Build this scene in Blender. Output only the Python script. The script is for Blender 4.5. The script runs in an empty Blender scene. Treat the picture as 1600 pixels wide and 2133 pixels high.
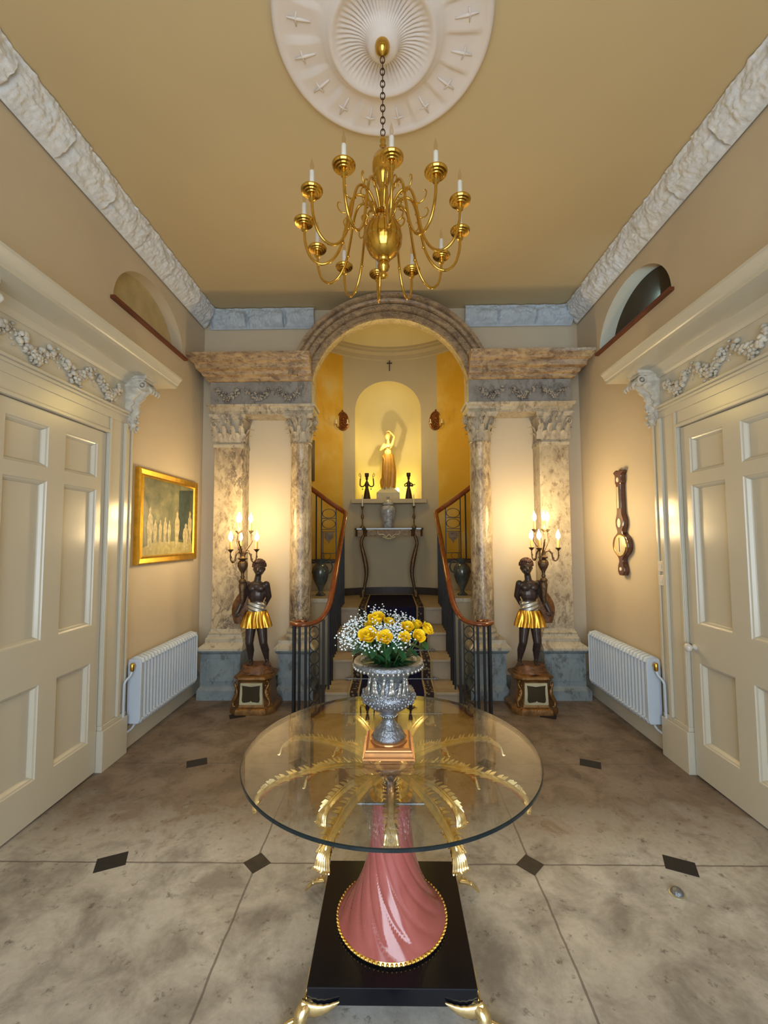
import bpy, math, random
from math import pi, sin, cos, sqrt, atan, radians
from mathutils import Vector, Matrix, noise
random.seed(7)
S = bpy.context.scene
COL = S.collection

# ------------------------------------------------------------------ camera
F = 900.0
PITCH = atan(54 / F); YAW = atan(14 / F); ROLL = radians(0.3)
fw = Vector((-sin(YAW) * cos(PITCH), cos(YAW) * cos(PITCH), sin(PITCH)))
rt = Vector((cos(YAW), sin(YAW), 0)); up = rt.cross(fw)
r2 = rt * cos(ROLL) - up * sin(ROLL); u2 = up * cos(ROLL) + rt * sin(ROLL)
cam = bpy.data.cameras.new('camera'); camo = bpy.data.objects.new('camera', cam); COL.objects.link(camo)
camo.matrix_world = Matrix(((r2.x, u2.x, -fw.x, 0), (r2.y, u2.y, -fw.y, 0), (r2.z, u2.z, -fw.z, 1.55), (0, 0, 0, 1)))
cam.sensor_fit = 'HORIZONTAL'; cam.sensor_width = 36; cam.lens = 36 * F / 1600
cam.clip_start = 0.02
S.camera = camo

# ------------------------------------------------------------------ world, light, exposure
W = bpy.data.worlds.new('world'); S.world = W; W.use_nodes = True
W.node_tree.nodes['Background'].inputs[0].default_value = (0.62, 0.76, 1.0, 1)
W.node_tree.nodes['Background'].inputs[1].default_value = 1.0
S.view_settings.view_transform = 'Standard'; S.view_settings.look = 'None'
S.view_settings.gamma = 1; S.view_settings.use_curve_mapping = False
S.view_settings.exposure = 0.0

def light(name, kind, loc, energy, color, **kw):
    l = bpy.data.lights.new(name, kind); l.energy = energy; l.color = color
    o = bpy.data.objects.new(name, l); COL.objects.link(o); o.location = loc
    rot = kw.pop('rot', None)
    if rot: o.rotation_euler = rot
    for k, v in kw.items(): setattr(l, k, v)
    return o
# daylight through the tall entrance window and the fanlight behind the camera
light('entrance_daylight', 'AREA', (0, -1.35, 1.30), 80, (0.78, 0.89, 1.0), shape='RECTANGLE', size=2.6, size_y=2.0, rot=(pi / 2, 0, 0))
# added warm fill lights for the hall, with no fixtures of their own
light('hall_fill_front', 'POINT', (0.0, -0.2, 3.0), 8, (1.0, 0.80, 0.50), shadow_soft_size=0.35)
light('hall_fill_mid', 'POINT', (0.0, 2.5, 2.3), 3, (1.0, 0.78, 0.48), shadow_soft_size=0.4)
# added warm light for the stair hall, standing in for unseen lamps
light('stairhall_fill', 'POINT', (0.0, 5.0, 3.15), 20, (1.0, 0.72, 0.22), shadow_soft_size=0.2)

# ------------------------------------------------------------------ materials
MATS = {}
def node(nt, t, **kw):
    n = nt.nodes.new(t)
    for k, v in kw.items():
        if k.startswith('i_'):
            n.inputs[k[2:].replace('_', ' ')].default_value = v
        else: setattr(n, k, v)
    return n
def base_mat(name, col, rough=0.5, metal=0.0, spec=0.5, coat=0.0):
    m = bpy.data.materials.new(name); m.use_nodes = True
    b = m.node_tree.nodes['Principled BSDF']
    b.inputs['Base Color'].default_value = (*col, 1); b.inputs['Roughness'].default_value = rough
    b.inputs['Metallic'].default_value = metal; b.inputs['Specular IOR Level'].default_value = spec
    b.inputs['Coat Weight'].default_value = coat; b.inputs['Coat Roughness'].default_value = 0.08
    MATS[name] = m
    return m, m.node_tree, b
def coords(nt, scale=(1, 1, 1), rot=(0, 0, 0)):
    g = node(nt, 'ShaderNodeNewGeometry'); mp = node(nt, 'ShaderNodeMapping')
    mp.inputs['Scale'].default_value = scale; mp.inputs['Rotation'].default_value = rot
    nt.links.new(g.outputs['Position'], mp.inputs['Vector']); return mp.outputs['Vector']
def noisy(nt, vec, scale, detail=4, rough=0.55, dist=0.0):
    n = node(nt, 'ShaderNodeTexNoise'); n.inputs['Scale'].default_value = scale
    n.inputs['Detail'].default_value = detail; n.inputs['Roughness'].default_value = rough
    n.inputs['Distortion'].default_value = dist
    nt.links.new(vec, n.inputs['Vector']); return n.outputs['Fac']
def ramp(nt, fac, stops, interp='LINEAR'):
    r = node(nt, 'ShaderNodeValToRGB'); e = r.color_ramp.elements; r.color_ramp.interpolation = interp
    while len(e) > 1: e.remove(e[0])
    e[0].position = stops[0][0]; e[0].color = (*stops[0][1], 1)
    for p, c in stops[1:]:
        q = e.new(p); q.color = (*c, 1)
    nt.links.new(fac, r.inputs['Fac']); return r.outputs['Color']
def mixc(nt, a, b, fac, mode='MIX'):
    m = node(nt, 'ShaderNodeMix', data_type='RGBA', blend_type=mode)
    for s, v in ((6, a), (7, b)):
        if isinstance(v, tuple): m.inputs[s].default_value = (*v, 1)
        else: nt.links.new(v, m.inputs[s])
    if isinstance(fac, float): m.inputs[0].default_value = fac
    else: nt.links.new(fac, m.inputs[0])
    return m.outputs[2]
def bump(nt, b, fac, strength=0.3, dist=0.01):
    n = node(nt, 'ShaderNodeBump'); n.inputs['Strength'].default_value = strength; n.inputs['Distance'].default_value = dist
    nt.links.new(fac, n.inputs['Height']); nt.links.new(n.outputs['Normal'], b.inputs['Normal'])
def soft_mat(name, col, rough=0.5, metal=0.0, var=0.12, scale=6, bmp=0.0, bscale=60, spec=0.5, coat=0.0):
    m, nt, b = base_mat(name, col, rough, metal, spec, coat)
    v = coords(nt); n = noisy(nt, v, scale, 3)
    lo = tuple(c * (1 - var) for c in col); hi = tuple(min(1, c * (1 + var)) for c in col)
    nt.links.new(ramp(nt, n, [(0.3, lo), (0.7, hi)]), b.inputs['Base Color'])
    if bmp: bump(nt, b, noisy(nt, v, bscale, 4), bmp)
    return m
soft_mat('wall_paint', (0.56, 0.475, 0.345), 0.55, var=0.03, scale=2, bmp=0.05, bscale=30)
soft_mat('ceiling_paint', (0.55, 0.43, 0.24), 0.8, var=0.02, scale=1.2)
soft_mat('wood_paint', (0.53, 0.50, 0.41), 0.22, var=0.02, scale=2)
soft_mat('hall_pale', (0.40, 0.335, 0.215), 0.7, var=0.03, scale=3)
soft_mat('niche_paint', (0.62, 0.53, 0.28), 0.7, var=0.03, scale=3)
soft_mat('plaster', (0.66, 0.68, 0.70), 0.75, var=0.12, scale=22, bmp=0.5, bscale=45)
soft_mat('plaster_blue', (0.49, 0.55, 0.61), 0.75, var=0.10, scale=14, bmp=0.3, bscale=60)
soft_mat('rose_plaster', (0.70, 0.63, 0.58), 0.75, var=0.03, scale=5)
soft_mat('radiator_paint', (0.52, 0.60, 0.70), 0.35, var=0.02)
soft_mat('black_iron', (0.012, 0.012, 0.014), 0.4, 0.3)
soft_mat('dark_board', (0.030, 0.018, 0.012), 0.5)
soft_mat('tread_stone', (0.30, 0.235, 0.155), 0.55, var=0.10, scale=9)
soft_mat('skin_bronze', (0.045, 0.030, 0.026), 0.30, 0.2, var=0.25, scale=30)
soft_mat('hair_brown', (0.07, 0.03, 0.022), 0.5, 0.2, var=0.3, scale=60, bmp=0.8, bscale=120)
soft_mat('bronze', (0.12, 0.075, 0.04), 0.38, 0.7, var=0.4, scale=40, bmp=0.4, bscale=90)
soft_mat('rock_gilt', (0.16, 0.07, 0.028), 0.45, 0.3, var=0.4, scale=25, bmp=0.7, bscale=60)
soft_mat('silver_cloth', (0.52, 0.50, 0.44), 0.35, 0.8, var=0.2, scale=30)
soft_mat('brass', (0.62, 0.38, 0.07), 0.16, 1.0, var=0.08, scale=20)
soft_mat('gold', (0.86, 0.56, 0.16), 0.18, 1.0, var=0.15, scale=40)
soft_mat('leaf_gold', (0.86, 0.69, 0.36), 0.24, 1.0, var=0.15, scale=40)
soft_mat('cloth_gold', (0.62, 0.35, 0.05), 0.30, 1.0, var=0.2, scale=30)
soft_mat('frame_gold', (0.78, 0.47, 0.06), 0.3, 0.9, var=0.15, scale=20)
soft_mat('copper_wood', (0.52, 0.24, 0.09), 0.22, 0.6, var=0.1, scale=20)
soft_mat('silver', (0.25, 0.27, 0.31), 0.34, 0.85, var=0.25, scale=50, bmp=0.5, bscale=110)
soft_mat('silver_relief', (0.42, 0.42, 0.40), 0.34, 0.85, var=0.35, scale=60)
soft_mat('chain_iron', (0.08, 0.05, 0.03), 0.4, 0.8)
soft_mat('black_lacquer', (0.004, 0.005, 0.009), 0.16, 0.0, spec=0.3)
soft_mat('cream_candle', (0.66, 0.64, 0.58), 0.4)
soft_mat('amber_candle', (0.70, 0.42, 0.10), 0.5)
soft_mat('gilt_brown', (0.21, 0.105, 0.033), 0.35, 0.6, var=0.4, scale=18, bmp=0.3, bscale=60)
soft_mat('cream_frame', (0.50, 0.46, 0.30), 0.35, 0.3, var=0.2)
soft_mat('dim_mirror', (0.10, 0.09, 0.06), 0.25, 0.9)
soft_mat('statue_stone', (0.62, 0.42, 0.15), 0.5, var=0.08, scale=20)
soft_mat('statue_plinth', (0.42, 0.38, 0.26), 0.6)
soft_mat('dark_bronze', (0.045, 0.028, 0.018), 0.4, 0.6)
soft_mat('sconce_copper', (0.26, 0.10, 0.03), 0.3, 0.9, var=0.4, scale=60)
soft_mat('rose_yellow', (0.92, 0.63, 0.008), 0.6, var=0.08, scale=60)
soft_mat('leaf_green', (0.020, 0.085, 0.030), 0.35, var=0.3, scale=40)
soft_mat('stem_green', (0.05, 0.13, 0.03), 0.5)
soft_mat('white_bloom', (0.78, 0.86, 0.95), 0.7)
soft_mat('tile_black', (0.007, 0.007, 0.010), 0.6, var=0.3, scale=30)
soft_mat('tile_brown', (0.030, 0.024, 0.020), 0.6, var=0.3, scale=30)
soft_mat('ledge_brown', (0.14, 0.035, 0.010), 0.4)
soft_mat('white_knob', (0.62, 0.60, 0.55), 0.15, coat=0.5)
soft_mat('dial_brass', (0.62, 0.54, 0.33), 0.35, 0.2, var=0.1)
soft_mat('ivory', (0.75, 0.68, 0.48), 0.3)
soft_mat('grey_china', (0.30, 0.31, 0.32), 0.25, var=0.45, scale=22, coat=0.3)
soft_mat('dark_china', (0.05, 0.06, 0.055), 0.15, var=0.4, scale=15, coat=0.4)
soft_mat('curtain_dark', (0.02, 0.017, 0.02), 0.8)
soft_mat('void_brown', (0.05, 0.034, 0.014), 0.8)

def mahogany(name, c1, c2, rough=0.15):
    m, nt, b = base_mat(name, c1, rough, coat=0.4)
    v = coords(nt, (18, 4, 18)); n = noisy(nt, v, 1.5, 5, 0.6, 0.8)
    nt.links.new(ramp(nt, n, [(0.3, c1), (0.7, c2)]), b.inputs['Base Color'])
mahogany('handrail_wood', (0.115, 0.025, 0.008), (0.22, 0.058, 0.018))
mahogany('barometer_wood', (0.045, 0.013, 0.008), (0.10, 0.03, 0.016))

def marble(name, light_c, mid, vein, scale=7, vs=9, rough=0.28, thr=0.5, rot=(0.3, 0.5, 0), stretch=(1, 1, 0.6)):
    m, nt, b = base_mat(name, light_c, rough)
    v = coords(nt, stretch, rot)
    nz = node(nt, 'ShaderNodeTexNoise'); nz.inputs['Scale'].default_value = 3.5; nz.inputs['Detail'].default_value = 6; nz.inputs['Roughness'].default_value = 0.65
    nt.links.new(v, nz.inputs['Vector'])
    ad = node(nt, 'ShaderNodeVectorMath', operation='MULTIPLY_ADD'); ad.inputs[1].default_value = (0.38, 0.38, 0.38)
    nt.links.new(nz.outputs['Color'], ad.inputs[0]); nt.links.new(v, ad.inputs[2])
    vo = node(nt, 'ShaderNodeTexVoronoi', feature='F1'); vo.inputs['Scale'].default_value = vs
    nt.links.new(ad.outputs[0], vo.inputs['Vector'])
    sc = node(nt, 'ShaderNodeSeparateColor'); nt.links.new(vo.outputs['Color'], sc.inputs[0])
    cell = ramp(nt, sc.outputs[0], [(0.0, mid), (0.48, light_c), (0.78, light_c), (1.0, tuple((a + c) / 2 for a, c in zip(mid, light_c)))])
    body = mixc(nt, cell, ramp(nt, noisy(nt, v, scale, 7, 0.7, 1.0), [(0.40, mid), (0.56, light_c)]), 0.6)
    n2 = noisy(nt, ad.outputs[0], vs * 0.55, 5, 0.62, 0.6)
    veins = ramp(nt, n2, [(0.462, (0, 0, 0)), (0.492, (thr, thr, thr)), (0.5, (1, 1, 1)), (0.508, (thr, thr, thr)), (0.54, (0, 0, 0))])
    mask = ramp(nt, noisy(nt, v, 2.3, 4), [(0.40, (0.0, 0.0, 0.0)), (0.62, (1, 1, 1))])
    mm = mixc(nt, veins, mask, 1.0, 'MULTIPLY')
    sep = node(nt, 'ShaderNodeSeparateColor'); nt.links.new(mm, sep.inputs[0])
    spk = ramp(nt, noisy(nt, v, vs * 3.2, 4, 0.7), [(0.36, (0.40, 0.35, 0.32)), (0.46, (1, 1, 1))])
    body = mixc(nt, body, spk, 0.75, 'MULTIPLY')
    nt.links.new(mixc(nt, body, vein, sep.outputs[0]), b.inputs['Base Color'])
marble('marble_pale', (0.55, 0.45, 0.29), (0.24, 0.18, 0.12), (0.09, 0.07, 0.06), vs=9, thr=0.9)
marble('marble_column', (0.56, 0.45, 0.28), (0.15, 0.105, 0.075), (0.07, 0.04, 0.035), scale=11, vs=17, thr=0.9, stretch=(1.2, 1.2, 0.5), rot=(0.1, 0.25, 0))
marble('marble_grey', (0.50, 0.43, 0.31), (0.31, 0.26, 0.18), (0.13, 0.10, 0.08), vs=7)
marble('marble_brown', (0.48, 0.33, 0.17), (0.16, 0.095, 0.055), (0.12, 0.08, 0.06), scale=9, vs=10, rough=0.4, rot=(0, 0.35, 0), stretch=(0.7, 1, 1.6))
marble('marble_arch', (0.36, 0.26, 0.15), (0.15, 0.10, 0.065), (0.09, 0.06, 0.045), scale=12, vs=12, rough=0.5, rot=(0, 0.7, 0), stretch=(0.8, 1, 1.3))
marble('marble_blue', (0.24, 0.285, 0.30), (0.15, 0.18, 0.195), (0.08, 0.11, 0.13), scale=5, vs=3.5, rough=0.4)
marble('marble_frieze', (0.31, 0.285, 0.25), (0.23, 0.21, 0.19), (0.18, 0.16, 0.14), scale=4, vs=3, rough=0.5)
marble('marble_base', (0.50, 0.45, 0.34), (0.40, 0.35, 0.26), (0.28, 0.24, 0.18), scale=5, vs=4, rough=0.4, thr=0.3)
marble('capital_stone', (0.46, 0.40, 0.30), (0.31, 0.27, 0.21), (0.2, 0.17, 0.14), scale=12, vs=5, rough=0.6, thr=0.2)
soft_mat('door_relief', (0.52, 0.49, 0.42), 0.7, var=0.25, scale=18, bmp=0.4, bscale=70)
soft_mat('statue_drape_shaded', (0.40, 0.20, 0.03), 0.45, var=0.15, scale=20)  # dark amber: the shade on the statue's lower front is put into this colour

def lamplit():  # yellow lamplight on the curved side walls is mixed into their paint colour
    m, nt, b = base_mat('lamplit_wall', (0.55, 0.33, 0.02), 0.7)
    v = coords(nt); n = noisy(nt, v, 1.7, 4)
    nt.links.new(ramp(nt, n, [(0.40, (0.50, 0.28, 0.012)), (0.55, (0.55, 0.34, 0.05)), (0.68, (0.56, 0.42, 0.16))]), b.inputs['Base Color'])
lamplit()

def pink():
    m, nt, b = base_mat('pink_lacquer', (0.36, 0.09, 0.08), 0.18, coat=0.5)
    v = coords(nt); n = noisy(nt, v, 9, 3)
    nt.links.new(ramp(nt, n, [(0.3, (0.33, 0.078, 0.068)), (0.7, (0.40, 0.105, 0.095))]), b.inputs['Base Color'])
pink()

def floor_mat():
    m, nt, b = base_mat('flagstone', (0.3, 0.25, 0.2), 0.5)
    v = coords(nt)
    big = noisy(nt, v, 1.1, 5, 0.6); mid = noisy(nt, v, 4.5, 6, 0.65, 0.4); fine = noisy(nt, v, 38, 5, 0.7)
    c = ramp(nt, big, [(0.30, (0.34, 0.32, 0.285)), (0.50, (0.50, 0.485, 0.45)), (0.70, (0.57, 0.58, 0.58))])
    c = mixc(nt, c, ramp(nt, mid, [(0.36, (0.52, 0.48, 0.45)), (0.58, (1.05, 1.03, 1.0))]), 0.85, 'MULTIPLY')
    pit = ramp(nt, noisy(nt, v, 17, 7, 0.72), [(0.33, (0.30, 0.27, 0.25)), (0.42, (1, 1, 1))])
    c = mixc(nt, c, pit, 0.8, 'MULTIPLY')
    c = mixc(nt, c, ramp(nt, fine, [(0.3, (0.80, 0.78, 0.76)), (0.7, (1.1, 1.1, 1.1))]), 0.6, 'MULTIPLY')
    # the darker brown band across the far slabs
    sp = node(nt, 'ShaderNodeSeparateXYZ'); nt.links.new(v, sp.inputs[0])
    def mth(op, a, bb=None, cc=None):
        n = node(nt, 'ShaderNodeMath', operation=op)
        for i, q in enumerate((a, bb, cc)):
            if q is None: continue
            if isinstance(q, (int, float)): n.inputs[i].default_value = q
            else: nt.links.new(q, n.inputs[i])
        return n.outputs[0]
    band = mth('ADD', sp.outputs['Y'], mth('MULTIPLY', mth('SUBTRACT', mid, 0.5), 1.6))
    r = ramp(nt, mth('MULTIPLY', band, 0.25), [(0.57, (1, 1, 1)), (0.66, (0.36, 0.27, 0.21))])
    c = mixc(nt, c, r, 0.9, 'MULTIPLY')
    # joints
    wob = mth('MULTIPLY', mth('SUBTRACT', noisy(nt, v, 7, 3), 0.5), 0.016)
    def joint(o, period, off, w):
        q = mth('ADD', mth('SUBTRACT', o, off), wob)
        a = mth('ABSOLUTE', mth('SUBTRACT', mth('FRACT', mth('ADD', mth('DIVIDE', q, period), 0.5)), 0.5))
        return mth('LESS_THAN', a, w / period)
    jx = mth('LESS_THAN', mth('ABSOLUTE', mth('SUBTRACT', mth('ABSOLUTE', mth('ADD', sp.outputs['X'], wob)), 0.655)), 0.0045); jy = joint(sp.outputs['Y'], 0.915, 2.155, 0.0045)
    j = mth('MAXIMUM', jx, jy)
    c = mixc(nt, c, (0.10, 0.085, 0.075), mth('MULTIPLY', j, 0.75))
    nt.links.new(c, b.inputs['Base Color'])
    bump(nt, b, mth('SUBTRACT', mth('ADD', mid, mth('MULTIPLY', fine, 0.3)), j), 0.35, 0.006)
    rr = ramp(nt, mid, [(0.3, (0.62, 0.62, 0.62)), (0.7, (0.38, 0.38, 0.38))])
    nt.links.new(rr, b.inputs['Roughness'])
floor_mat()

def carpet():
    m, nt, b = base_mat('stair_carpet', (0.012, 0.012, 0.035), 0.95, spec=0.1)
    v = coords(nt)
    n = noisy(nt, v, 60, 3)
    nt.links.new(ramp(nt, n, [(0.3, (0.008, 0.006, 0.015)), (0.7, (0.015, 0.013, 0.034))]), b.inputs['Base Color'])
    m, nt, b = base_mat('carpet_border', (0.1, 0.08, 0.04), 0.95, spec=0.1)
    v = coords(nt); wv = node(nt, 'ShaderNodeTexVoronoi'); wv.inputs['Scale'].default_value = 34
    nt.links.new(v, wv.inputs['Vector'])
    nt.links.new(ramp(nt, wv.outputs['Distance'], [(0.25, (0.19, 0.14, 0.08)), (0.45, (0.03, 0.022, 0.02))]), b.inputs['Base Color'])
carpet()
soft_mat('carpet_line', (0.26, 0.18, 0.07), 0.9)

def glass_mat(name, tint, ior, rough=0.0):
    m = bpy.data.materials.new(name); m.use_nodes = True; nt = m.node_tree; nt.nodes.clear()
    out = node(nt, 'ShaderNodeOutputMaterial'); tr = node(nt, 'ShaderNodeBsdfTransparent'); gl = node(nt, 'ShaderNodeBsdfGlossy')
    tr.inputs[0].default_value = (*tint, 1); gl.inputs['Roughness'].default_value = rough
    lw = node(nt, 'ShaderNodeLayerWeight'); lw.inputs[0].default_value = 0.5
    pw_ = node(nt, 'ShaderNodeMath', operation='POWER'); pw_.inputs[1].default_value = 4.0
    ma = node(nt, 'ShaderNodeMath', operation='MULTIPLY_ADD'); ma.inputs[1].default_value = 0.9; ma.inputs[2].default_value = ior
    nt.links.new(lw.outputs['Facing'], pw_.inputs[0]); nt.links.new(pw_.outputs[0], ma.inputs[0])
    mx = node(nt, 'ShaderNodeMixShader')
    nt.links.new(ma.outputs[0], mx.inputs[0]); nt.links.new(tr.outputs[0], mx.inputs[1]); nt.links.new(gl.outputs[0], mx.inputs[2])
    nt.links.new(mx.outputs[0], out.inputs[0]); MATS[name] = m
glass_mat('table_glass', (0.97, 0.98, 0.96), 0.09)
glass_mat('bulb_glass', (0.95, 0.90, 0.82), 0.06)
m, nt, b = base_mat('glass_rim', (0.004, 0.012, 0.016), 0.08); 
def emis(name, col, strength):
    m, nt, b = base_mat(name, col, 0.4)
    b.inputs['Emission Color'].default_value = (*col, 1); b.inputs['Emission Strength'].default_value = strength
emis('lit_bulb', (1.0, 0.86, 0.60), 45)
emis('niche_bulb', (1.0, 0.85, 0.45), 30)
emis('sky_pane', (0.75, 0.88, 1.0), 2.2)
def canvas_mat():
    m, nt, b = base_mat('painted_canvas', (0.2, 0.22, 0.14), 0.35)
    v = coords(nt, (1, 3, 3)); n = noisy(nt, v, 2.2, 6, 0.6, 0.8)
    nt.links.new(ramp(nt, n, [(0.3, (0.065, 0.085, 0.05)), (0.55, (0.16, 0.16, 0.09)), (0.75, (0.28, 0.26, 0.13))]), b.inputs['Base Color'])
canvas_mat()
soft_mat('paint_ground', (0.36, 0.31, 0.13), 0.5, var=0.2, scale=20)
soft_mat('paint_dark', (0.035, 0.055, 0.05), 0.5, var=0.3, scale=20)
soft_mat('paint_pale', (0.42, 0.36, 0.20), 0.5, var=0.3, scale=30)
soft_mat('paint_blue', (0.22, 0.27, 0.24), 0.5, var=0.3, scale=30)
def M(n): return MATS[n]

# ------------------------------------------------------------------ geometry helpers
class B:
    def __init__(s): s.v = []; s.f = []; s.sm = True
    def add(s, vs, fs):
        o = len(s.v); s.v += [tuple(p) for p in vs]; s.f += [tuple(i + o for i in f) for f in fs]; return s
    def box(s, x0, x1, y0, y1, z0, z1):
        x0, x1 = sorted((x0, x1)); y0, y1 = sorted((y0, y1)); z0, z1 = sorted((z0, z1))
        return s.add([(x, y, z) for z in (z0, z1) for y in (y0, y1) for x in (x0, x1)],
                     [(0, 2, 3, 1), (4, 5, 7, 6), (0, 1, 5, 4), (2, 6, 7, 3), (0, 4, 6, 2), (1, 3, 7, 5)])
    def loft(s, rings, closed=True, caps=True):
        n = len(rings[0]); o = len(s.v)
        for r in rings: s.v += [tuple(p) for p in r]
        for i in range(len(rings) - 1):
            for j in range(n if closed else n - 1):
                a = o + i * n + j; b_ = o + i * n + (j + 1) % n
                s.f.append((a, b_, b_ + n, a + n))
        if caps and closed:
            s.f.append(tuple(reversed(range(o, o + n)))); e = o + (len(rings) - 1) * n
            s.f.append(tuple(range(e, e + n)))
        return s
    def lathe(s, prof, c=(0, 0, 0), n=32, rf=None, caps=True):
        rings = []
        for r, z in prof:
            rings.append([(c[0] + (r * (rf(a, z) if rf else 1)) * cos(a), c[1] + (r * (rf(a, z) if rf else 1)) * sin(a), c[2] + z)
                          for a in [2 * pi * k / n for k in range(n)]])
        return s.loft(rings, True, caps)
    def tube(s, pts, rad, n=8, flat=1.0, caps=True):
        pts = [Vector(p) for p in pts]; L = len(pts)
        rad = rad if isinstance(rad, (list, tuple)) else [rad] * L
        t0 = (pts[1] - pts[0]).normalized()
        ref = Vector((0, 0, 1)) if abs(t0.z) < 0.9 else Vector((1, 0, 0))
        nrm = (ref - t0 * ref.dot(t0)).normalized(); rings = []
        for i in range(L):
            t = (pts[min(i + 1, L - 1)] - pts[max(i - 1, 0)])
            t = t.normalized() if t.length > 1e-9 else t0
            nrm = (nrm - t * nrm.dot(t)); nrm = nrm.normalized() if nrm.length > 1e-6 else ref
            bi = t.cross(nrm)
            rings.append([pts[i] + (nrm * cos(2 * pi * k / n) * flat + bi * sin(2 * pi * k / n)) * rad[i] for k in range(n)])
        return s.loft(rings, True, caps)
    def ell(s, c, r, nu=12, nv=8, rot=None):
        if not isinstance(r, (tuple, list)): r = (r, r, r)
        vs = [Vector((0, 0, -r[2]))]
        for i in range(1, nv):
            ph = -pi / 2 + pi * i / nv
            for j in range(nu):
                th = 2 * pi * j / nu
                vs.append(Vector((r[0] * cos(ph) * cos(th), r[1] * cos(ph) * sin(th), r[2] * sin(ph))))
        vs.append(Vector((0, 0, r[2])))
        if rot is not None: vs = [rot @ q for q in vs]
        vs = [q + Vector(c) for q in vs]; fs = []
        for j in range(nu):
            fs.append((0, 1 + (j + 1) % nu, 1 + j))
            t = 1 + (nv - 2) * nu; fs.append((len(vs) - 1, t + j, t + (j + 1) % nu))
        for i in range(nv - 2):
            for j in range(nu):
                a = 1 + i * nu + j; b_ = 1 + i * nu + (j + 1) % nu
                fs.append((a, b_, b_ + nu, a + nu))
        return s.add(vs, fs)
    def cap(s, a, b_, ra, rb, n=10):
        a = Vector(a); b_ = Vector(b_); d = (b_ - a)
        s.tube([a, a + d * 0.5, b_], [ra, (ra + rb) / 2, rb], n); s.ell(a, ra, n, 6); s.ell(b_, rb, n, 6); return s
    def torus(s, c, R, r, axis='z', n=24, m=6, a0=0, a1=2 * pi):
        full = abs(a1 - a0 - 2 * pi) < 1e-6; k = n if full else n + 1; rings = []
        for i in range(k):
            a = a0 + (a1 - a0) * i / n; ring = []
            for j in range(m):
                b_ = 2 * pi * j / m; q = ((R + r * cos(b_)) * cos(a), (R + r * cos(b_)) * sin(a), r * sin(b_))
                if axis == 'y': q = (q[0], q[2], q[1])
                if axis == 'x': q = (q[2], q[0], q[1])
                ring.append((c[0] + q[0], c[1] + q[1], c[2] + q[2]))
            rings.append(ring)
        if full: rings.append(rings[0])
        return s.loft(rings, True, not full)
    def prism(s, poly, fn, d0, d1):
        n = len(poly); vs = [fn(a, b_, d0) for a, b_ in poly] + [fn(a, b_, d1) for a, b_ in poly]
        fs = [tuple(range(n)), tuple(reversed(range(n, 2 * n)))] + [(i, (i + 1) % n, n + (i + 1) % n, n + i) for i in range(n)]
        return s.add(vs, fs)
    def tf(s, mat, i0=0):
        s.v[i0:] = [tuple(mat @ Vector(q)) for q in s.v[i0:]]; return s
    def merge(s, o): return s.add(o.v, o.f)

def catmull(P, n=8):
    P = [Vector(p) for p in P]; out = []
    Q = [P[0] * 2 - P[1]] + P + [P[-1] * 2 - P[-2]]
    for i in range(1, len(Q) - 2):
        a, b_, c, d = Q[i - 1], Q[i], Q[i + 1], Q[i + 2]
        for k in range(n):
            t = k / n
            out.append(0.5 * ((2 * b_) + (c - a) * t + (2 * a - 5 * b_ + 4 * c - d) * t * t + (3 * b_ - a - 3 * c + d) * t ** 3))
    out.append(P[-1]); return out

def root_loc(o):
    while o.parent: o = o.parent
    return o.location.copy()
def part(name, b, mat, parent=None, smooth=True, world=True, bevel=0, auto=35, label=None, kind=None):
    me = bpy.data.meshes.new(name); vs = b.v
    if parent is not None and world:
        L = root_loc(parent); vs = [(p[0] - L.x, p[1] - L.y, p[2] - L.z) for p in vs]
    me.from_pydata(vs, [], b.f); me.validate()
    import bmesh
    bm = bmesh.new(); bm.from_mesh(me); bmesh.ops.recalc_face_normals(bm, faces=bm.faces); bm.to_mesh(me); bm.free()
    me.materials.append(M(mat) if isinstance(mat, str) else mat)
    if smooth:
        me.polygons.foreach_set('use_smooth', [True] * len(me.polygons))
        if auto and auto < 180: me.set_sharp_from_angle(angle=radians(auto))
    o = bpy.data.objects.new(name, me); COL.objects.link(o)
    if parent is not None: o.parent = parent
    if bevel:
        md = o.modifiers.new('bevel', 'BEVEL'); md.width = bevel; md.segments = 2; md.limit_method = 'ANGLE'; md.angle_limit = radians(40)
    if label: o['label'] = label
    if kind: o['kind'] = kind
    return o
def bake_remesh(o, voxel, smooth=2, disp=None):
    md = o.modifiers.new('r', 'REMESH'); md.mode = 'VOXEL'; md.voxel_size = voxel; md.use_smooth_shade = True
    if smooth:
        m2 = o.modifiers.new('s', 'SMOOTH'); m2.factor = 0.5; m2.iterations = smooth
    dg = bpy.context.evaluated_depsgraph_get(); dg.update()
    me = bpy.data.meshes.new_from_object(o.evaluated_get(dg)); o.modifiers.clear()
    mt = o.data.materials[0]; o.data = me
    me.materials.clear(); me.materials.append(mt)
    me.polygons.foreach_set('use_smooth', [True] * len(me.polygons))
def thing(name, label, cat, loc=(0, 0, 0), group=None):
    o = bpy.data.objects.new(name, None); COL.objects.link(o); o.location = loc; o.empty_display_size = 0.05
    o['label'] = label; o['category'] = cat
    if group: o['group'] = group
    return o
def tag(o, label, cat, group=None):
    o['label'] = label; o['category'] = cat
    if group: o['group'] = group
    return o
def struct(name, b, mat, smooth=False, bevel=0, auto=35):
    return part(name, b, mat, None, smooth, bevel=bevel, kind='structure', auto=auto)
def copy_tree(o, parent=None):
    c = o.copy(); COL.objects.link(c); c.parent = parent
    for ch in list(o.children): copy_tree(ch, c)
    return c

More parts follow.
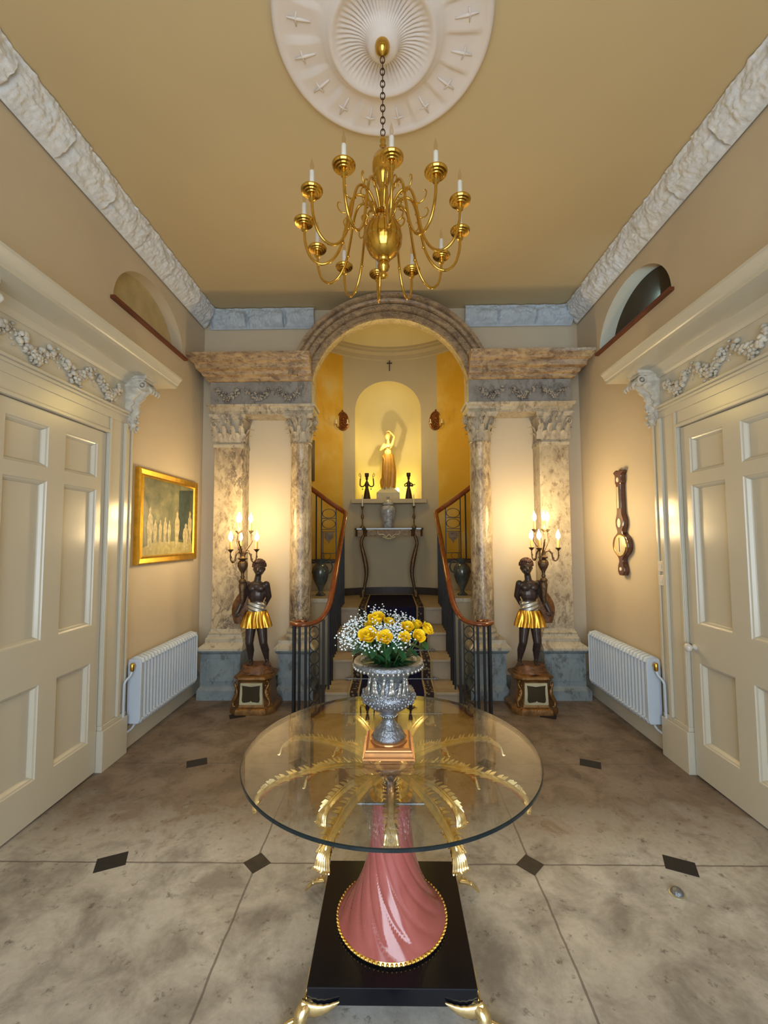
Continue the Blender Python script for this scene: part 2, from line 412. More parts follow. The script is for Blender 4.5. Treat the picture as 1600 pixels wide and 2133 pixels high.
# ------------------------------------------------------------------ room shell
XW = 1.99; YB = 4.50; ZC = 4.0; YF = -1.6
fl = struct('floor', B().box(-2.3, 2.3, YF - .1, 7.2, -0.1, 0), 'flagstone')
for i in range(-2, 3):
    for k, yy in enumerate((1.24, 2.155, 3.075, 3.865)):
        xx = 0.65 * i if abs(i) < 2 else 1.355 * (i / 2)
        t = B()
        if abs(i) == 2:
            h = [(-.066, -.048), (.066, -.048), (.066, .048), (-.066, .048)]; a = radians(24) * (1 if i < 0 else -1)
        else:
            h = [(-.047, -.047), (.047, -.047), (.047, .047), (-.047, .047)]; a = pi / 4
        pl = [(xx + p * cos(a) - q * sin(a), yy + p * sin(a) + q * cos(a)) for p, q in h]
        t.prism(pl, lambda u, v, d: (u, v, d), -0.004, 0.0015)
        part('inset_tile', t, 'tile_brown' if abs(i) == 1 else 'tile_black', fl, smooth=False)
struct('ceiling', B().box(-2.2, 2.2, YF - .1, YB + .15, ZC, ZC + .1), 'ceiling_paint')

LY0, LY1, LZ0, LH = 2.98, 4.03, 3.29, 0.41        # the lunettes
def lun(y):
    t = (y - (LY0 + LY1) / 2) / ((LY1 - LY0) / 2); return LZ0 + LH * sqrt(max(0, 1 - t * t))
def side_wall(s, depth):
    b = B(); x0, x1 = s * XW, s * (XW + 0.12)
    b.box(x0, x1, YF, 2.07, 0, ZC); b.box(x0, x1, 2.07, 2.93, 2.285, ZC); b.box(x0, x1, 2.93, LY0, 0, ZC); b.box(x0, x1, LY1, YB + .1, 0, ZC); b.box(x0, x1, LY0, LY1, 0, LZ0)
    N = 32; ys = [(LY0 + LY1) / 2 - (LY1 - LY0) / 2 * cos(pi * k / N) for k in range(N + 1)]
    xo = s * (XW + depth)
    for k in range(N):
        a, c = ys[k], ys[k + 1]; za, zc = lun(a), lun(c)
        b.add([(x0, a, za), (x0, c, zc), (x0, c, ZC), (x0, a, ZC)], [(0, 1, 2, 3)])
        b.add([(x0, a, za), (x0, c, zc), (xo, c, zc), (xo, a, za)], [(0, 1, 2, 3)])
    b.add([(x0, LY0, LZ0), (x0, LY1, LZ0), (xo, LY1, LZ0), (xo, LY0, LZ0)], [(0, 1, 2, 3)])
    return b, ys, xo
wb, ys, xo = side_wall(-1, 0.10)
struct('wall_left', wb, 'wall_paint')
wb2, ys, xo2 = side_wall(1, 0.13)
struct('wall_right', wb2, 'wall_paint')
def lunette(s, n, xo, paint):
    b = B(); poly = [(y, lun(y)) for y in ys]
    b.prism(poly, lambda u, v, d: (d, u, v), xo, xo + s * 0.02)
    w = struct('window_%d' % n, b, paint)
    part('sill', B().box(s * (XW - .035), s * (XW + .03), LY0 - .03, LY1 + .03, LZ0 - .022, LZ0 + .004), 'ledge_brown', w, bevel=.004)
    return w
soft_mat('lunette_paint', (0.50, 0.40, 0.20), 0.7)
lunette(-1, 1, xo, 'lunette_paint')
lunette(1, 2, xo2, 'void_brown')  # dark panel, coloured as the unlit space beyond the opening
light('lunette_daylight', 'AREA', (XW + .075, 3.30, 3.40), 1.3, (0.35, 0.70, 1.0), shape='RECTANGLE', size=.08, size_y=.15, rot=(pi / 2, 0, 0))

# front wall behind the camera with the bright entrance window
fb = B(); fb.box(-2.1, -1.35, YF - .1, YF, 0, ZC); fb.box(1.35, 2.1, YF - .1, YF, 0, ZC); fb.box(-1.35, 1.35, YF - .1, YF, 3.3, ZC); fb.box(-1.35, 1.35, YF - .1, YF, 0, .3)
struct('wall_front', fb, 'wall_paint')
wn = struct('window_3', B().box(-1.35, 1.35, YF - .06, YF - .04, .3, 3.3), 'sky_pane')
g = B()
for k in range(4): g.box(-1.35 + .9 * k - .03, -1.35 + .9 * k + .03, YF - .04, YF + .01, .3, 3.3)
for z in (.3, 1.05, 1.8, 2.55, 3.3): g.box(-1.35, 1.35, YF - .04, YF + .01, z - .03, z + .03)
part('glazing_bar', g, 'wood_paint', wn, smooth=False)

# back wall with the arch opening
AR, AZ = 0.96, 2.965
b = B()
for s in (-1, 1): b.box(s * .90, s * (XW + .05), YB, YB + .16, 0, AZ)
N = 40
ac = math.atan2(ZC - AZ, XW + .05); AL = sorted([pi * k / N for k in range(N + 1)] + [ac, pi - ac])
for a0, a1 in zip(AL, AL[1:]):
    p = [(AR * cos(a), AZ + AR * sin(a)) for a in (a0, a1)]
    q = [(max(-XW - .05, min(XW + .05, 6 * cos(a))), AZ + min(ZC - AZ, 6 * sin(a))) for a in (a0, a1)]
    def edge(a):
        c, s_ = cos(a), sin(a); t = min((XW + .05) / max(abs(c), 1e-6), (ZC - AZ) / max(s_, 1e-6)); return (t * c, AZ + t * s_)
    q = [edge(a0), edge(a1)]
    for yy in (YB, YB + .16):
        b.add([(p[0][0], yy, p[0][1]), (p[1][0], yy, p[1][1]), (q[1][0], yy, q[1][1]), (q[0][0], yy, q[0][1])], [(0, 1, 2, 3)])
    b.add([(p[0][0], YB, p[0][1]), (p[1][0], YB, p[1][1]), (p[1][0], YB + .16, p[1][1]), (p[0][0], YB + .16, p[0][1])], [(0, 1, 2, 3)])
struct('wall_back', b, 'wall_paint')

# stair hall: curved wall, dome, cornice
EA, EB, EY = 1.36, 1.55, 4.62; HZ = 4.25
def ell_y(x): return EY + EB * sqrt(max(0, 1 - (x / EA) ** 2))
NX0, NX1, NZ0, NSP = -.50, .44, 2.09, 3.36     # niche opening
NC = (NX0 + NX1) / 2; NR = (NX1 - NX0) / 2
def ntop(x): return NSP + sqrt(max(0, NR * NR - (x - NC) ** 2))
def curved(xs, z0f, z1f, nz=1):
    b = B()
    for i in range(len(xs) - 1):
        a, c = xs[i], xs[i + 1]
        b.add([(a, ell_y(a), z0f(a)), (c, ell_y(c), z0f(c)), (c, ell_y(c), z1f(c)), (a, ell_y(a), z1f(a))], [(0, 1, 2, 3)])
    return b
def span(a, c, n): return [a + (c - a) * k / n for k in range(n + 1)]
nx = [NC - NR * cos(pi * k / 32) for k in range(33)]
pw = B(); lo = lambda x: 0.0; hi = lambda x: HZ
pw.merge(curved(span(-.66, NX0, 4), lo, hi)); pw.merge(curved(span(NX1, .66, 4), lo, hi))
pw.merge(curved(nx, lo, lambda x: NZ0)); pw.merge(curved(nx, ntop, hi))
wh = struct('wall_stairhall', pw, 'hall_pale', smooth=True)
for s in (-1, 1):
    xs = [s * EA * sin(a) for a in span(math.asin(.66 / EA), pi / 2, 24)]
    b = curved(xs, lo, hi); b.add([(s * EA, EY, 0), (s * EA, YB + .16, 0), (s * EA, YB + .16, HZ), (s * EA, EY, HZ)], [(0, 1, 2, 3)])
    part('side_wall', b, 'lamplit_wall', wh)
b = B()   # niche: half cylinder with a half dome
ND = .42; rings = []
yb = ell_y(NC)
for k in range(25):
    a = pi * k / 24; x = NC - NR * cos(a); d = ND * sin(a)
    rings.append([(x, max(ell_y(x), yb - .02 if 0 else ell_y(x)) + d, z) for z in span(NZ0, NSP, 6)])
b.loft(rings, closed=False, caps=False)
rings = []
for j in range(13):
    e = pi / 2 * j / 12; ring = []
    for k in range(25):
        a = pi * k / 24; x = NC - NR * cos(a) * cos(e); z = NSP + NR * sin(e) * 1.0
        ring.append((x, ell_y(x) + ND * sin(a) * cos(e), z))
    rings.append(ring)
b.loft(rings, closed=False, caps=False)
b.add([(NC - NR * cos(pi * k / 24), ell_y(NC - NR * cos(pi * k / 24)) + ND * sin(pi * k / 24), NZ0) for k in range(25)], [tuple(range(25))])
part('niche', b, 'niche_paint', wh, auto=50)
b = B()
sh = [(x, ell_y(x) + .02) for x in span(-.545, .50, 12)]
poly = sh + [(.50, ell_y(.5) - .10), (-.545, ell_y(.545) - .10)]
b.prism(poly, lambda u, v, d: (u, v, d), 2.03, NZ0)
part('niche_shelf', b, 'hall_pale', wh, smooth=False, bevel=.006)
# stairhall cornice and ceiling dome
def ringpts(k, z, dr): return [((EA - dr) * sin(a), EY + (EB - dr) * cos(a), z) for a in span(-pi / 2, pi / 2, 40)]
b = B(); prof = [(0, 4.13), (.02, 4.14), (.02, 4.20), (.06, 4.23), (.06, 4.26), (.09, 4.27), (.09, 4.30)]
b.loft([ringpts(0, z, d) for d, z in prof], closed=False, caps=False)
struct('trim_9', b, 'hall_pale', smooth=True)
b = B(); b.loft([[((EA - .09) * cos(e) * sin(a), EY + (EB - .09) * cos(e) * cos(a), 4.30 + .55 * sin(e)) for a in span(-pi / 2, pi / 2, 40)] for e in span(0, pi / 2, 12)], closed=False, caps=False)
b.box(-1.5, 1.5, YB + .16, EY + .001, 4.85, 4.9)
b.add([(-EA, EY, 4.3), (EA, EY, 4.3), (EA, EY, 4.9), (-EA, EY, 4.9)], [(0, 1, 2, 3)])
struct('ceiling', b, 'niche_paint', smooth=True)
struct('baseboard_stairhall', curved(span(-1.2, 1.2, 40), lambda x: .76, lambda x: .86).tf(Matrix.Translation((0, -.015, 0))), 'dark_board')
for s in (-1, 1):
    side = 'left' if s < 0 else 'right'
    b = B(); b.box(s * (XW - .022), s * (XW + .01), 3.21, YB, 0, .165); b.box(s * (XW - .022), s * (XW + .01), YF, 1.79, 0, .165)
    b.box(s * (XW - .014), s * (XW + .01), 3.21, YB, .165, .19); b.box(s * (XW - .014), s * (XW + .01), YF, 1.79, .165, .19)
    struct('baseboard_' + side, b, 'wood_paint', bevel=.004)
b = B()
for s in (-1, 1): b.box(s * 1.14, s * 1.46, YB - .02, YB, 0, .16)
struct('baseboard_back', b, 'marble_blue', bevel=.004)

# ------------------------------------------------------------------ leafy cornices
def fr(p, s=1.0): return noise.noise(Vector(p) * s)
def cornice(P, n_along, length, name, mat, ccw):
    # P(u, t, d): u along, t 0..1 from wall (low) to ceiling (far), d outward bulge
    NT = 24; rings = []
    for i in range(n_along + 1):
        u = length * i / n_along; ph = (u / 0.40) % 1.0; cell = math.floor(u / .40); ring = []
        for j in range(NT + 1):
            t = j / NT
            saw = (ph if ccw else 1 - ph)
            d = .024 + .056 * sin(pi * min(1, t * 1.05)) * (0.35 + .85 * saw ** .7)
            d += .022 * fr((u * 15 + cell * 3, t * 5, 1.3)) + .012 * fr((u * 42, t * 13, 4.1)) - .006 * (abs(sin(u * 31 + 3.5 * sin(t * 4 + cell)))  < .16) * sin(pi * t) - .05 * max(0, .10 - saw) * 10 * sin(pi * t) ** .5
            if t < .08: d = .016
            ring.append(P(u, t, max(.004, d)))
        rings.append(ring)
    b = B().loft(rings, closed=False, caps=False)
    struct(name, b, mat, smooth=True, auto=75)
L_ = YB - YF - .03
for s, n in ((-1, 1), (1, 2)):
    cornice(lambda u, t, d, s=s: (s * (XW - .115 * t ** 1.3 - d * .75), YF + u, 3.795 + .205 * t - d * .3 * t), 1100, L_, 'trim_%d' % n, 'plaster', True)
for s, n in ((-1, 3), (1, 4)):
    cornice(lambda u, t, d, s=s: (s * (XW - .06 - u), YB - .05 * t ** 1.3 - d * .9, 3.79 + .205 * t - d * .2 * t), 240, 1.13, 'trim_%d' % n, 'plaster_blue', s < 0)

# ------------------------------------------------------------------ relief garlands
def blob(b, c, r, sq=(1, 1, 1)):
    b.ell(c, tuple(r * q for q in sq), 8, 6)
def flower(b, c, r, n, nrm='y', s=-1):
    # rosette of petals on a plane; nrm axis 'y' or 'x', s = outward sign
    for k in range(n):
        a = 2 * pi * k / n; du, dv = r * .62 * cos(a), r * .62 * sin(a)
        p = (c[0] + du, c[1], c[2] + dv) if nrm == 'y' else (c[0], c[1] + du, c[2] + dv)
        sq = (.42, .45, .42) if nrm == 'y' else (.45, .42, .42)
        blob(b, p, r, sq)
    q = (c[0], c[1] + s * r * .3, c[2]) if nrm == 'y' else (c[0] + s * r * .3, c[1], c[2])
    blob(b, q, r * .35)
def clusters(u0, u1, z, f, rs, parent, mat, k_):
    """swags carved in low relief: each swag of fruit, leaves and ribbon is a part of its own"""
    rnd = random.Random(rs); n = int(round((u1 - u0) / .31)); w = (u1 - u0) / n
    for k in range(n):
        b = B(); uc = u0 + w * (k + .5)
        for cu_, cz_, cr in ((.20, .012, .024), (.36, -.022, .026), (.64, -.020, .027), (.82, .018, .022)):
            for q in range(9):
                a = rnd.uniform(0, 6.28); e = cr * k_ * sqrt(rnd.random()); b.ell(f(u0 + w * (k + cu_) + e * cos(a), z + k_ * cz_ + e * sin(a) * 1.3, .012 + .012 * (1 - e / (cr * k_))), rnd.uniform(.008, .014) * k_, 7, 5)
        for i in range(15):      # curved row of overlapping leaves
            q = i / 14; u = u0 + w * (k + .06 + .88 * q); zz = z + k_ * (.030 - .060 * sin(pi * q)) + rnd.uniform(-.012, .012); wd = (.30 + .70 * abs(sin(2.5 * pi * q)) * sin(pi * q) ** .5) * rnd.uniform(.7, 1.15)
            for sg in (-1, 0, 1):
                r = .013 * k_ * (.6 + .6 * wd) * rnd.uniform(.8, 1.2); c0 = f(u + rnd.uniform(-.006, .006), zz + sg * .017 * k_ * wd, .002 + .010 * wd * (1 - .5 * abs(sg)))
                c1 = f(u + .014, zz + sg * .034 * k_ * wd, .003)
                b.tube([c0, [(a + c) / 2 for a, c in zip(c0, c1)], c1], [r * .8, r * .7, r * .15], 6)
        for q in range(6):       # hanging berries
            b.ell(f(uc + rnd.uniform(-.05, .05), z - k_ * rnd.uniform(.05, .085), .008), rnd.uniform(.006, .010) * k_, 6, 5)
        for q in range(7):       # rosette at the low point
            a = q * 2 * pi / 6; rr_ = .018 * k_ if q < 6 else 0
            b.ell(f(uc + rr_ * cos(a), z - k_ * .045 + rr_ * sin(a), .016 + (.006 if q == 6 else 0)), .0105 * k_, 8, 6)
        for q in range(5):       # ribbon knot and pendant
            b.ell(f(u0 + w * k + .012 * sin(q * 2), z + k_ * (.055 - q * .022), .007), (.0085 - q * .0009) * k_, 7, 5)
        part('swag', b, mat, parent, auto=180)

# ------------------------------------------------------------------ archway
arch = thing('marble_archway', 'veined brown marble arch with entablatures framing the stair hall opening', 'arch', (0, 4.4, 2.8))
rings = []; prof = [(1.02, 4.499), (1.02, 4.375), (.805, 4.37), (.800, 4.36), (.800, 4.245), (.812, 4.228), (.862, 4.228), (.866, 4.240), (.872, 4.240), (.876, 4.205), (.925, 4.200), (.929, 4.215), (.936, 4.215), (.941, 4.175), (.965, 4.165), (.985, 4.175), (.990, 4.150), (1.022, 4.145), (1.028, 4.16), (1.028, 4.499)]
A0 = radians(12.0)
for k in range(65):
    a = A0 + (pi - 2 * A0) * k / 64
    rings.append([(r * cos(a), y, AZ + r * sin(a) * (1.0 if r < .98 else 1.0)) for r, y in prof])
ab = B().loft(rings, closed=False, caps=False)
part('archivolt', ab, 'marble_arch', arch, auto=30)
for s in (-1, 1):
    X = lambda x: s * x
    def ringz(z, yf, xo, xi=.785): return [(X(xi), yf, z), (X(xo), yf, z), (X(xo), YB, z), (X(xi), YB, z)]
    b = B().loft([ringz(z, y, xo) for z, y, xo in ((3.125, 4.235, 1.82), (3.135, 4.215, 1.84), (3.165, 4.21, 1.845), (3.175, 4.185, 1.87), (3.215, 4.175, 1.88), (3.225, 4.14, 1.915), (3.275, 4.13, 1.925), (3.29, 4.10, 1.955), (3.325, 4.085, 1.97), (3.335, 4.075, 1.985), (3.365, 4.07, 1.988))])
    part('cornice', b, 'marble_brown', arch, auto=25)
    fb = part('frieze', B().box(X(.785), X(1.81), 4.25, YB, 2.885, 3.126), 'marble_frieze', arch, smooth=False)
    clusters(.86, 1.78, 3.005, lambda u, z, d: (X(u), 4.25 - d * 1.7, z), 5 + s, fb, 'marble_frieze', 1.15)
    b = B().loft([ringz(z, y, xo, xi) for z, y, xo, xi in ((2.80, 4.26, 1.80, .775), (2.828, 4.26, 1.80, .775), (2.832, 4.25, 1.81, .77), (2.86, 4.245, 1.815, .765), (2.868, 4.225, 1.835, .75), (2.892, 4.22, 1.84, .745))])
    part('architrave', b, 'marble_grey', arch, auto=25)

# ------------------------------------------------------------------ columns and pilasters
def acanthus(b, c, a, r, z0, h, w, curl):
    # a leaf growing up the bell, curling out at its tip
    ca, sa = cos(a), sin(a); rings = []
    for i in range(9):
        t = i / 8; rr = r + .006 + curl * (t ** 3) ; z = z0 + h * (t if t < .82 else .82 + (t - .82) * (-.4))
        if t > .82: rr += curl * (t - .82) * 2.2
        ww = w * (1 - .75 * max(0, t - .35) / .65) * (1 + .14 * sin(t * 22)); ring = []
        for j in range(5):
            v = (j / 2 - 1); off = ww * v / 2; bul = .008 * (1 - v * v)
            R = rr + bul
            ring.append((c[0] + R * ca - off * sa, c[1] + R * sa + off * ca, z))
        rings.append(ring)
    b.loft(rings, closed=False, caps=False)
def volute(b, c, a, r0, z0, s, size=.034):
    pts = []; ca, sa = cos(a), sin(a)
    for i in range(7):
        t = i / 6; pts.append((r0 + .0 + .045 * t * t, z0 + .10 * t))
    for i in range(1, 22):
        t = i / 21; ang = pi / 2 - t * 2 * pi * 1.35; rad = size * .5 * (1 - .75 * t)
        pts.append((r0 + .045 + rad * cos(ang) * 1.0 + 0.004, z0 + .10 - size * .5 + rad * sin(ang)))
    P = [(c[0] + p * ca, c[1] + p * sa, q) for p, q in pts]
    b.tube(P, [.0125 * (1 - .45 * i / len(P)) for i in range(len(P))], 6)
def capital(parent, cx, cy, z0, z1, r, square):
    b = B(); h = z1 - z0
    if square:
        rings = []
        for t in span(0, 1, 8):
            e = r + .028 * t ** 3; rings.append([(cx + sx * e, cy + sy * e * .72, z0 + h * .86 * t) for sx, sy in ((-1, -1), (1, -1), (1, 1), (-1, 1))])
        b.loft(rings)
        for row, (zz, hh, cu) in enumerate(((0.02, .40, .040), (.05, .66, .060))):
            xs = (-.66, 0, .66) if row == 0 else (-.98, -.33, .33, .98)
            for x in xs: acanthus(b, (cx + x * r, cy), -pi / 2, r * .72, z0 + h * zz, h * hh, .075, cu)
            for sx in (-1, 1): acanthus(b, (cx, cy), 0 if sx > 0 else pi, r, z0 + h * zz, h * hh, .075, cu)
        vol = [(-pi * .75, 1.15), (-pi * .25, 1.15)]
    else:
        b.lathe([(r * 1.0, 0), (r * 1.0, .01), (r * .92, .03), (r * .93, h * .5), (r * 1.15, h * .8), (r * 1.3, h * .87)], (cx, cy, z0), 32)
        for k in range(8): acanthus(b, (cx, cy), pi * (k + .5) / 4, r * .93, z0 + h * .04, h * .42, r * .70, .030)
        for k in range(8): acanthus(b, (cx, cy), pi * k / 4, r * .95, z0 + h * .10, h * .60, r * .68, .045)
        vol = [(pi / 4 + pi / 2 * k, 1.0) for k in range(4)]
    for a, m in vol: volute(b, (cx, cy), a, r * .95 * m, z0 + h * .42, 1, .066)
    for a in ([-pi / 2] if square else [-pi / 2, 0, pi]):
        for s in (-1, 1):
            volute(b, (cx + s * .022 * abs(sin(a)), cy + s * .022 * abs(cos(a))), a, r * (.60 if square else .88), z0 + h * .46, 1, .03)
        rr = r * (.72 if square else 1.0) + .05
        flower(b, (cx + rr * cos(a), cy + rr * sin(a), z1 - .022), .026, 6, 'y' if abs(cos(a)) < .5 else 'x', -1)
    # concave abacus
    e = r + .055; ring = []
    for k in range(4):
        a0 = -3 * pi / 4 + k * pi / 2
        p0 = Vector((cos(a0), sin(a0))) * e * 1.36; p1 = Vector((cos(a0 + pi / 2), sin(a0 + pi / 2))) * e * 1.36
        for t in span(0, 1, 8)[:-1]:
            q = p0.lerp(p1, t); q *= 1 - .16 * sin(pi * t); ring.append((q.x, q.y * (.85 if square else 1)))
    b.loft([[(cx + x * k, cy + y * k, z) for x, y in ring] for z, k in ((z1 - .045, .92), (z1 - .03, .95), (z1 - .026, 1.0), (z1, 1.03))])
    return part('capital', b, 'capital_stone', parent, auto=50)
def slabs(lv): # stepped square rings (z, half_x0, half_x1, yfront)
    return B().loft([[(x0, yf, z), (x1, yf, z), (x1, YB, z), (x0, YB, z)] for z, x0, x1, yf in lv])
for s in (-1, 1):
    sd = 'left' if s < 0 else 'right'
    # engaged round column beside the opening
    cx, cy = s * .915, 4.385
    t = thing('marble_column', 'round mottled marble column on the %s of the stair opening' % sd, 'column', (cx, cy, 0), 'columns flanking the stair opening')
    a0, a1 = sorted((s * .785, s * 1.10)); f = lambda z, e, y: (z, a0 - e, a1 + e, y)
    pd = part('pedestal', slabs([f(0, .03, 4.22), (.09, a0 - .03, a1 + .03, 4.22), (.10, a0 - .02, a1 + .02, 4.23), (.125, a0 - .005, a1 + .005, 4.245), (.13, a0, a1, 4.25), (.43, a0, a1, 4.25), (.435, a0 - .01, a1 + .01, 4.24), (.455, a0 - .025, a1 + .025, 4.22), (.47, a0 - .03, a1 + .03, 4.215)]), 'marble_blue', t, auto=25)
    part('plinth', slabs([(.47, a0 - .035, a1 + .045, 4.205), (.49, a0 - .035, a1 + .045, 4.205), (.53, a0, a1 + .01, 4.245), (.56, a0 , a1 , 4.25)]), 'marble_base', t, auto=25)
    part('column_base', B().lathe([(.145, .56), (.152, .575), (.152, .59), (.140, .60), (.126, .612), (.130, .625), (.134, .635), (.128, .648), (.114, .655), (.112, .67)], (cx, cy, 0), 40), 'marble_base', t, auto=40)
    sh_ = B().lathe([(.112, .66), (.110, .70), (.109, 1.2), (.107, 1.8), (.102, 2.3), (.100, 2.48), (.108, 2.49), (.108, 2.51), (.103, 2.52)], (cx, cy, 0), 48)
    part('shaft', sh_, 'marble_column', t, auto=40)
    capital(t, cx, cy, 2.515, 2.80, .104, False)
    # flat pilaster in the corner
    cx = s * 1.635
    t = thing('marble_pilaster', 'flat marble pilaster with carved capital in the %s corner beside the lamp statue' % sd, 'pilaster', (cx, 4.4, 0), 'corner pilasters')
    a0, a1 = sorted((s * 1.47, s * 1.86))
    part('pedestal', slabs([(0, a0 - .02, a1 + .04, 4.22), (.09, a0 - .02, a1 + .04, 4.22), (.10, a0 - .015, a1 + .03, 4.23), (.125, a0, a1, 4.25), (.43, a0, a1, 4.25), (.435, a0 - .01, a1 + .01, 4.24), (.455, a0 - .02, a1 + .03, 4.22), (.47, a0 - .02, a1 + .035, 4.215)]), 'marble_blue', t, auto=25)
    pp = B().box(a0 + .06, a1 - .06, 4.243, 4.25, .17, .39)
    part('panel', pp, 'marble_blue', t, smooth=False, bevel=.004)
    b0, b1 = cx - .145, cx + .145
    part('plinth', slabs([(.47, a0 - .02, a1 + .03, 4.205), (.49, a0 - .02, a1 + .03, 4.205), (.535, b0 - .045, b1 + .045, 4.25), (.54, b0 - .04, b1 + .04, 4.255)]), 'marble_base', t, auto=25)
    part('column_base', slabs([(.54, b0 - .04, b1 + .04, 4.255), (.575, b0 - .04, b1 + .04, 4.255), (.585, b0 - .028, b1 + .028, 4.268), (.61, b0 - .02, b1 + .02, 4.275), (.625, b0 - .022, b1 + .022, 4.272), (.64, b0 - .006, b1 + .006, 4.29), (.66, b0, b1, 4.295)]), 'marble_base', t, auto=25)
    part('shaft', B().box(b0, b1, 4.30, YB, .65, 2.48), 'marble_pale' if s < 0 else 'marble_grey', t, smooth=False, bevel=.003)
    part('neck', slabs([(2.47, b0 - .008, b1 + .008, 4.29), (2.50, b0 - .008, b1 + .008, 4.29), (2.52, b0, b1, 4.30)]), 'marble_base', t, auto=25)
    capital(t, cx, 4.40, 2.515, 2.80, .135, True)

# ------------------------------------------------------------------ doors and their surrounds
DY0, DY1, DZ = 2.07, 2.93, 2.285
def door(s, n):
    xf = s * 1.972
    b = B()
    # stiles, rails and recessed panels: front skin at xf, panels set back with bevelled mouldings
    ysp = [(DY0 + .08, DY0 + .365), (DY1 - .365, DY1 - .08)]; zsp = [(.23, .74), (.985, 1.885), (1.965, 2.20)]
    Y = [DY0] + [v for p in ysp for v in p] + [DY1]; Z = [.012] + [v for p in zsp for v in p] + [DZ]
    for i in range(len(Y) - 1):
        for j in range(len(Z) - 1):
            hole = i % 2 == 1 and j % 2 == 1; y0, y1, z0, z1 = Y[i], Y[i + 1], Z[j], Z[j + 1]
            if not hole: b.add([(xf, y0, z0), (xf, y1, z0), (xf, y1, z1), (xf, y0, z1)], [(0, 1, 2, 3)])
            else:
                R = []
                for e, d in ((0, 0), (.004, .006), (.012, .010), (.022, .024), (.024, .030)):
                    x = xf + s * d; R.append([(x, y0 + e, z0 + e), (x, y1 - e, z0 + e), (x, y1 - e, z1 - e), (x, y0 + e, z1 - e)])
                b.loft(R, True, False); b.add(R[-1], [(0, 1, 2, 3)])
    xb = s * 2.04
    b.add([(xf, DY0, .012), (xf, DY1, .012), (xf, DY1, DZ), (xf, DY0, DZ), (xb, DY0, .012), (xb, DY1, .012), (xb, DY1, DZ), (xb, DY0, DZ)],
          [(0, 1, 5, 4), (1, 2, 6, 5), (2, 3, 7, 6), (3, 0, 4, 7)])
    d = struct('door_%d' % n, b, 'wood_paint')
    if s > 0:
        kb = B(); prof = [(0, .0), (.020, .001), (.021, .006), (.009, .010), (.009, .024), (.022, .032), (.028, .044), (.026, .056), (.016, .064), (.002, .067)]
        kb.lathe(prof, (0, 0, 0), 24); kb.tf(Matrix.Translation((xf, DY1 - .045, .83)) @ Matrix.Rotation(-s * pi / 2, 4, 'Y'))
        part('knob', kb, 'white_knob', d, auto=60)
        kh = B().box(s * 1.966, xf, DY1 - .012, DY1 + .004, .82, .845)
        part('keyhole', kh, 'black_iron', d, smooth=False)
    return d
door(-1, 1); door(1, 2)
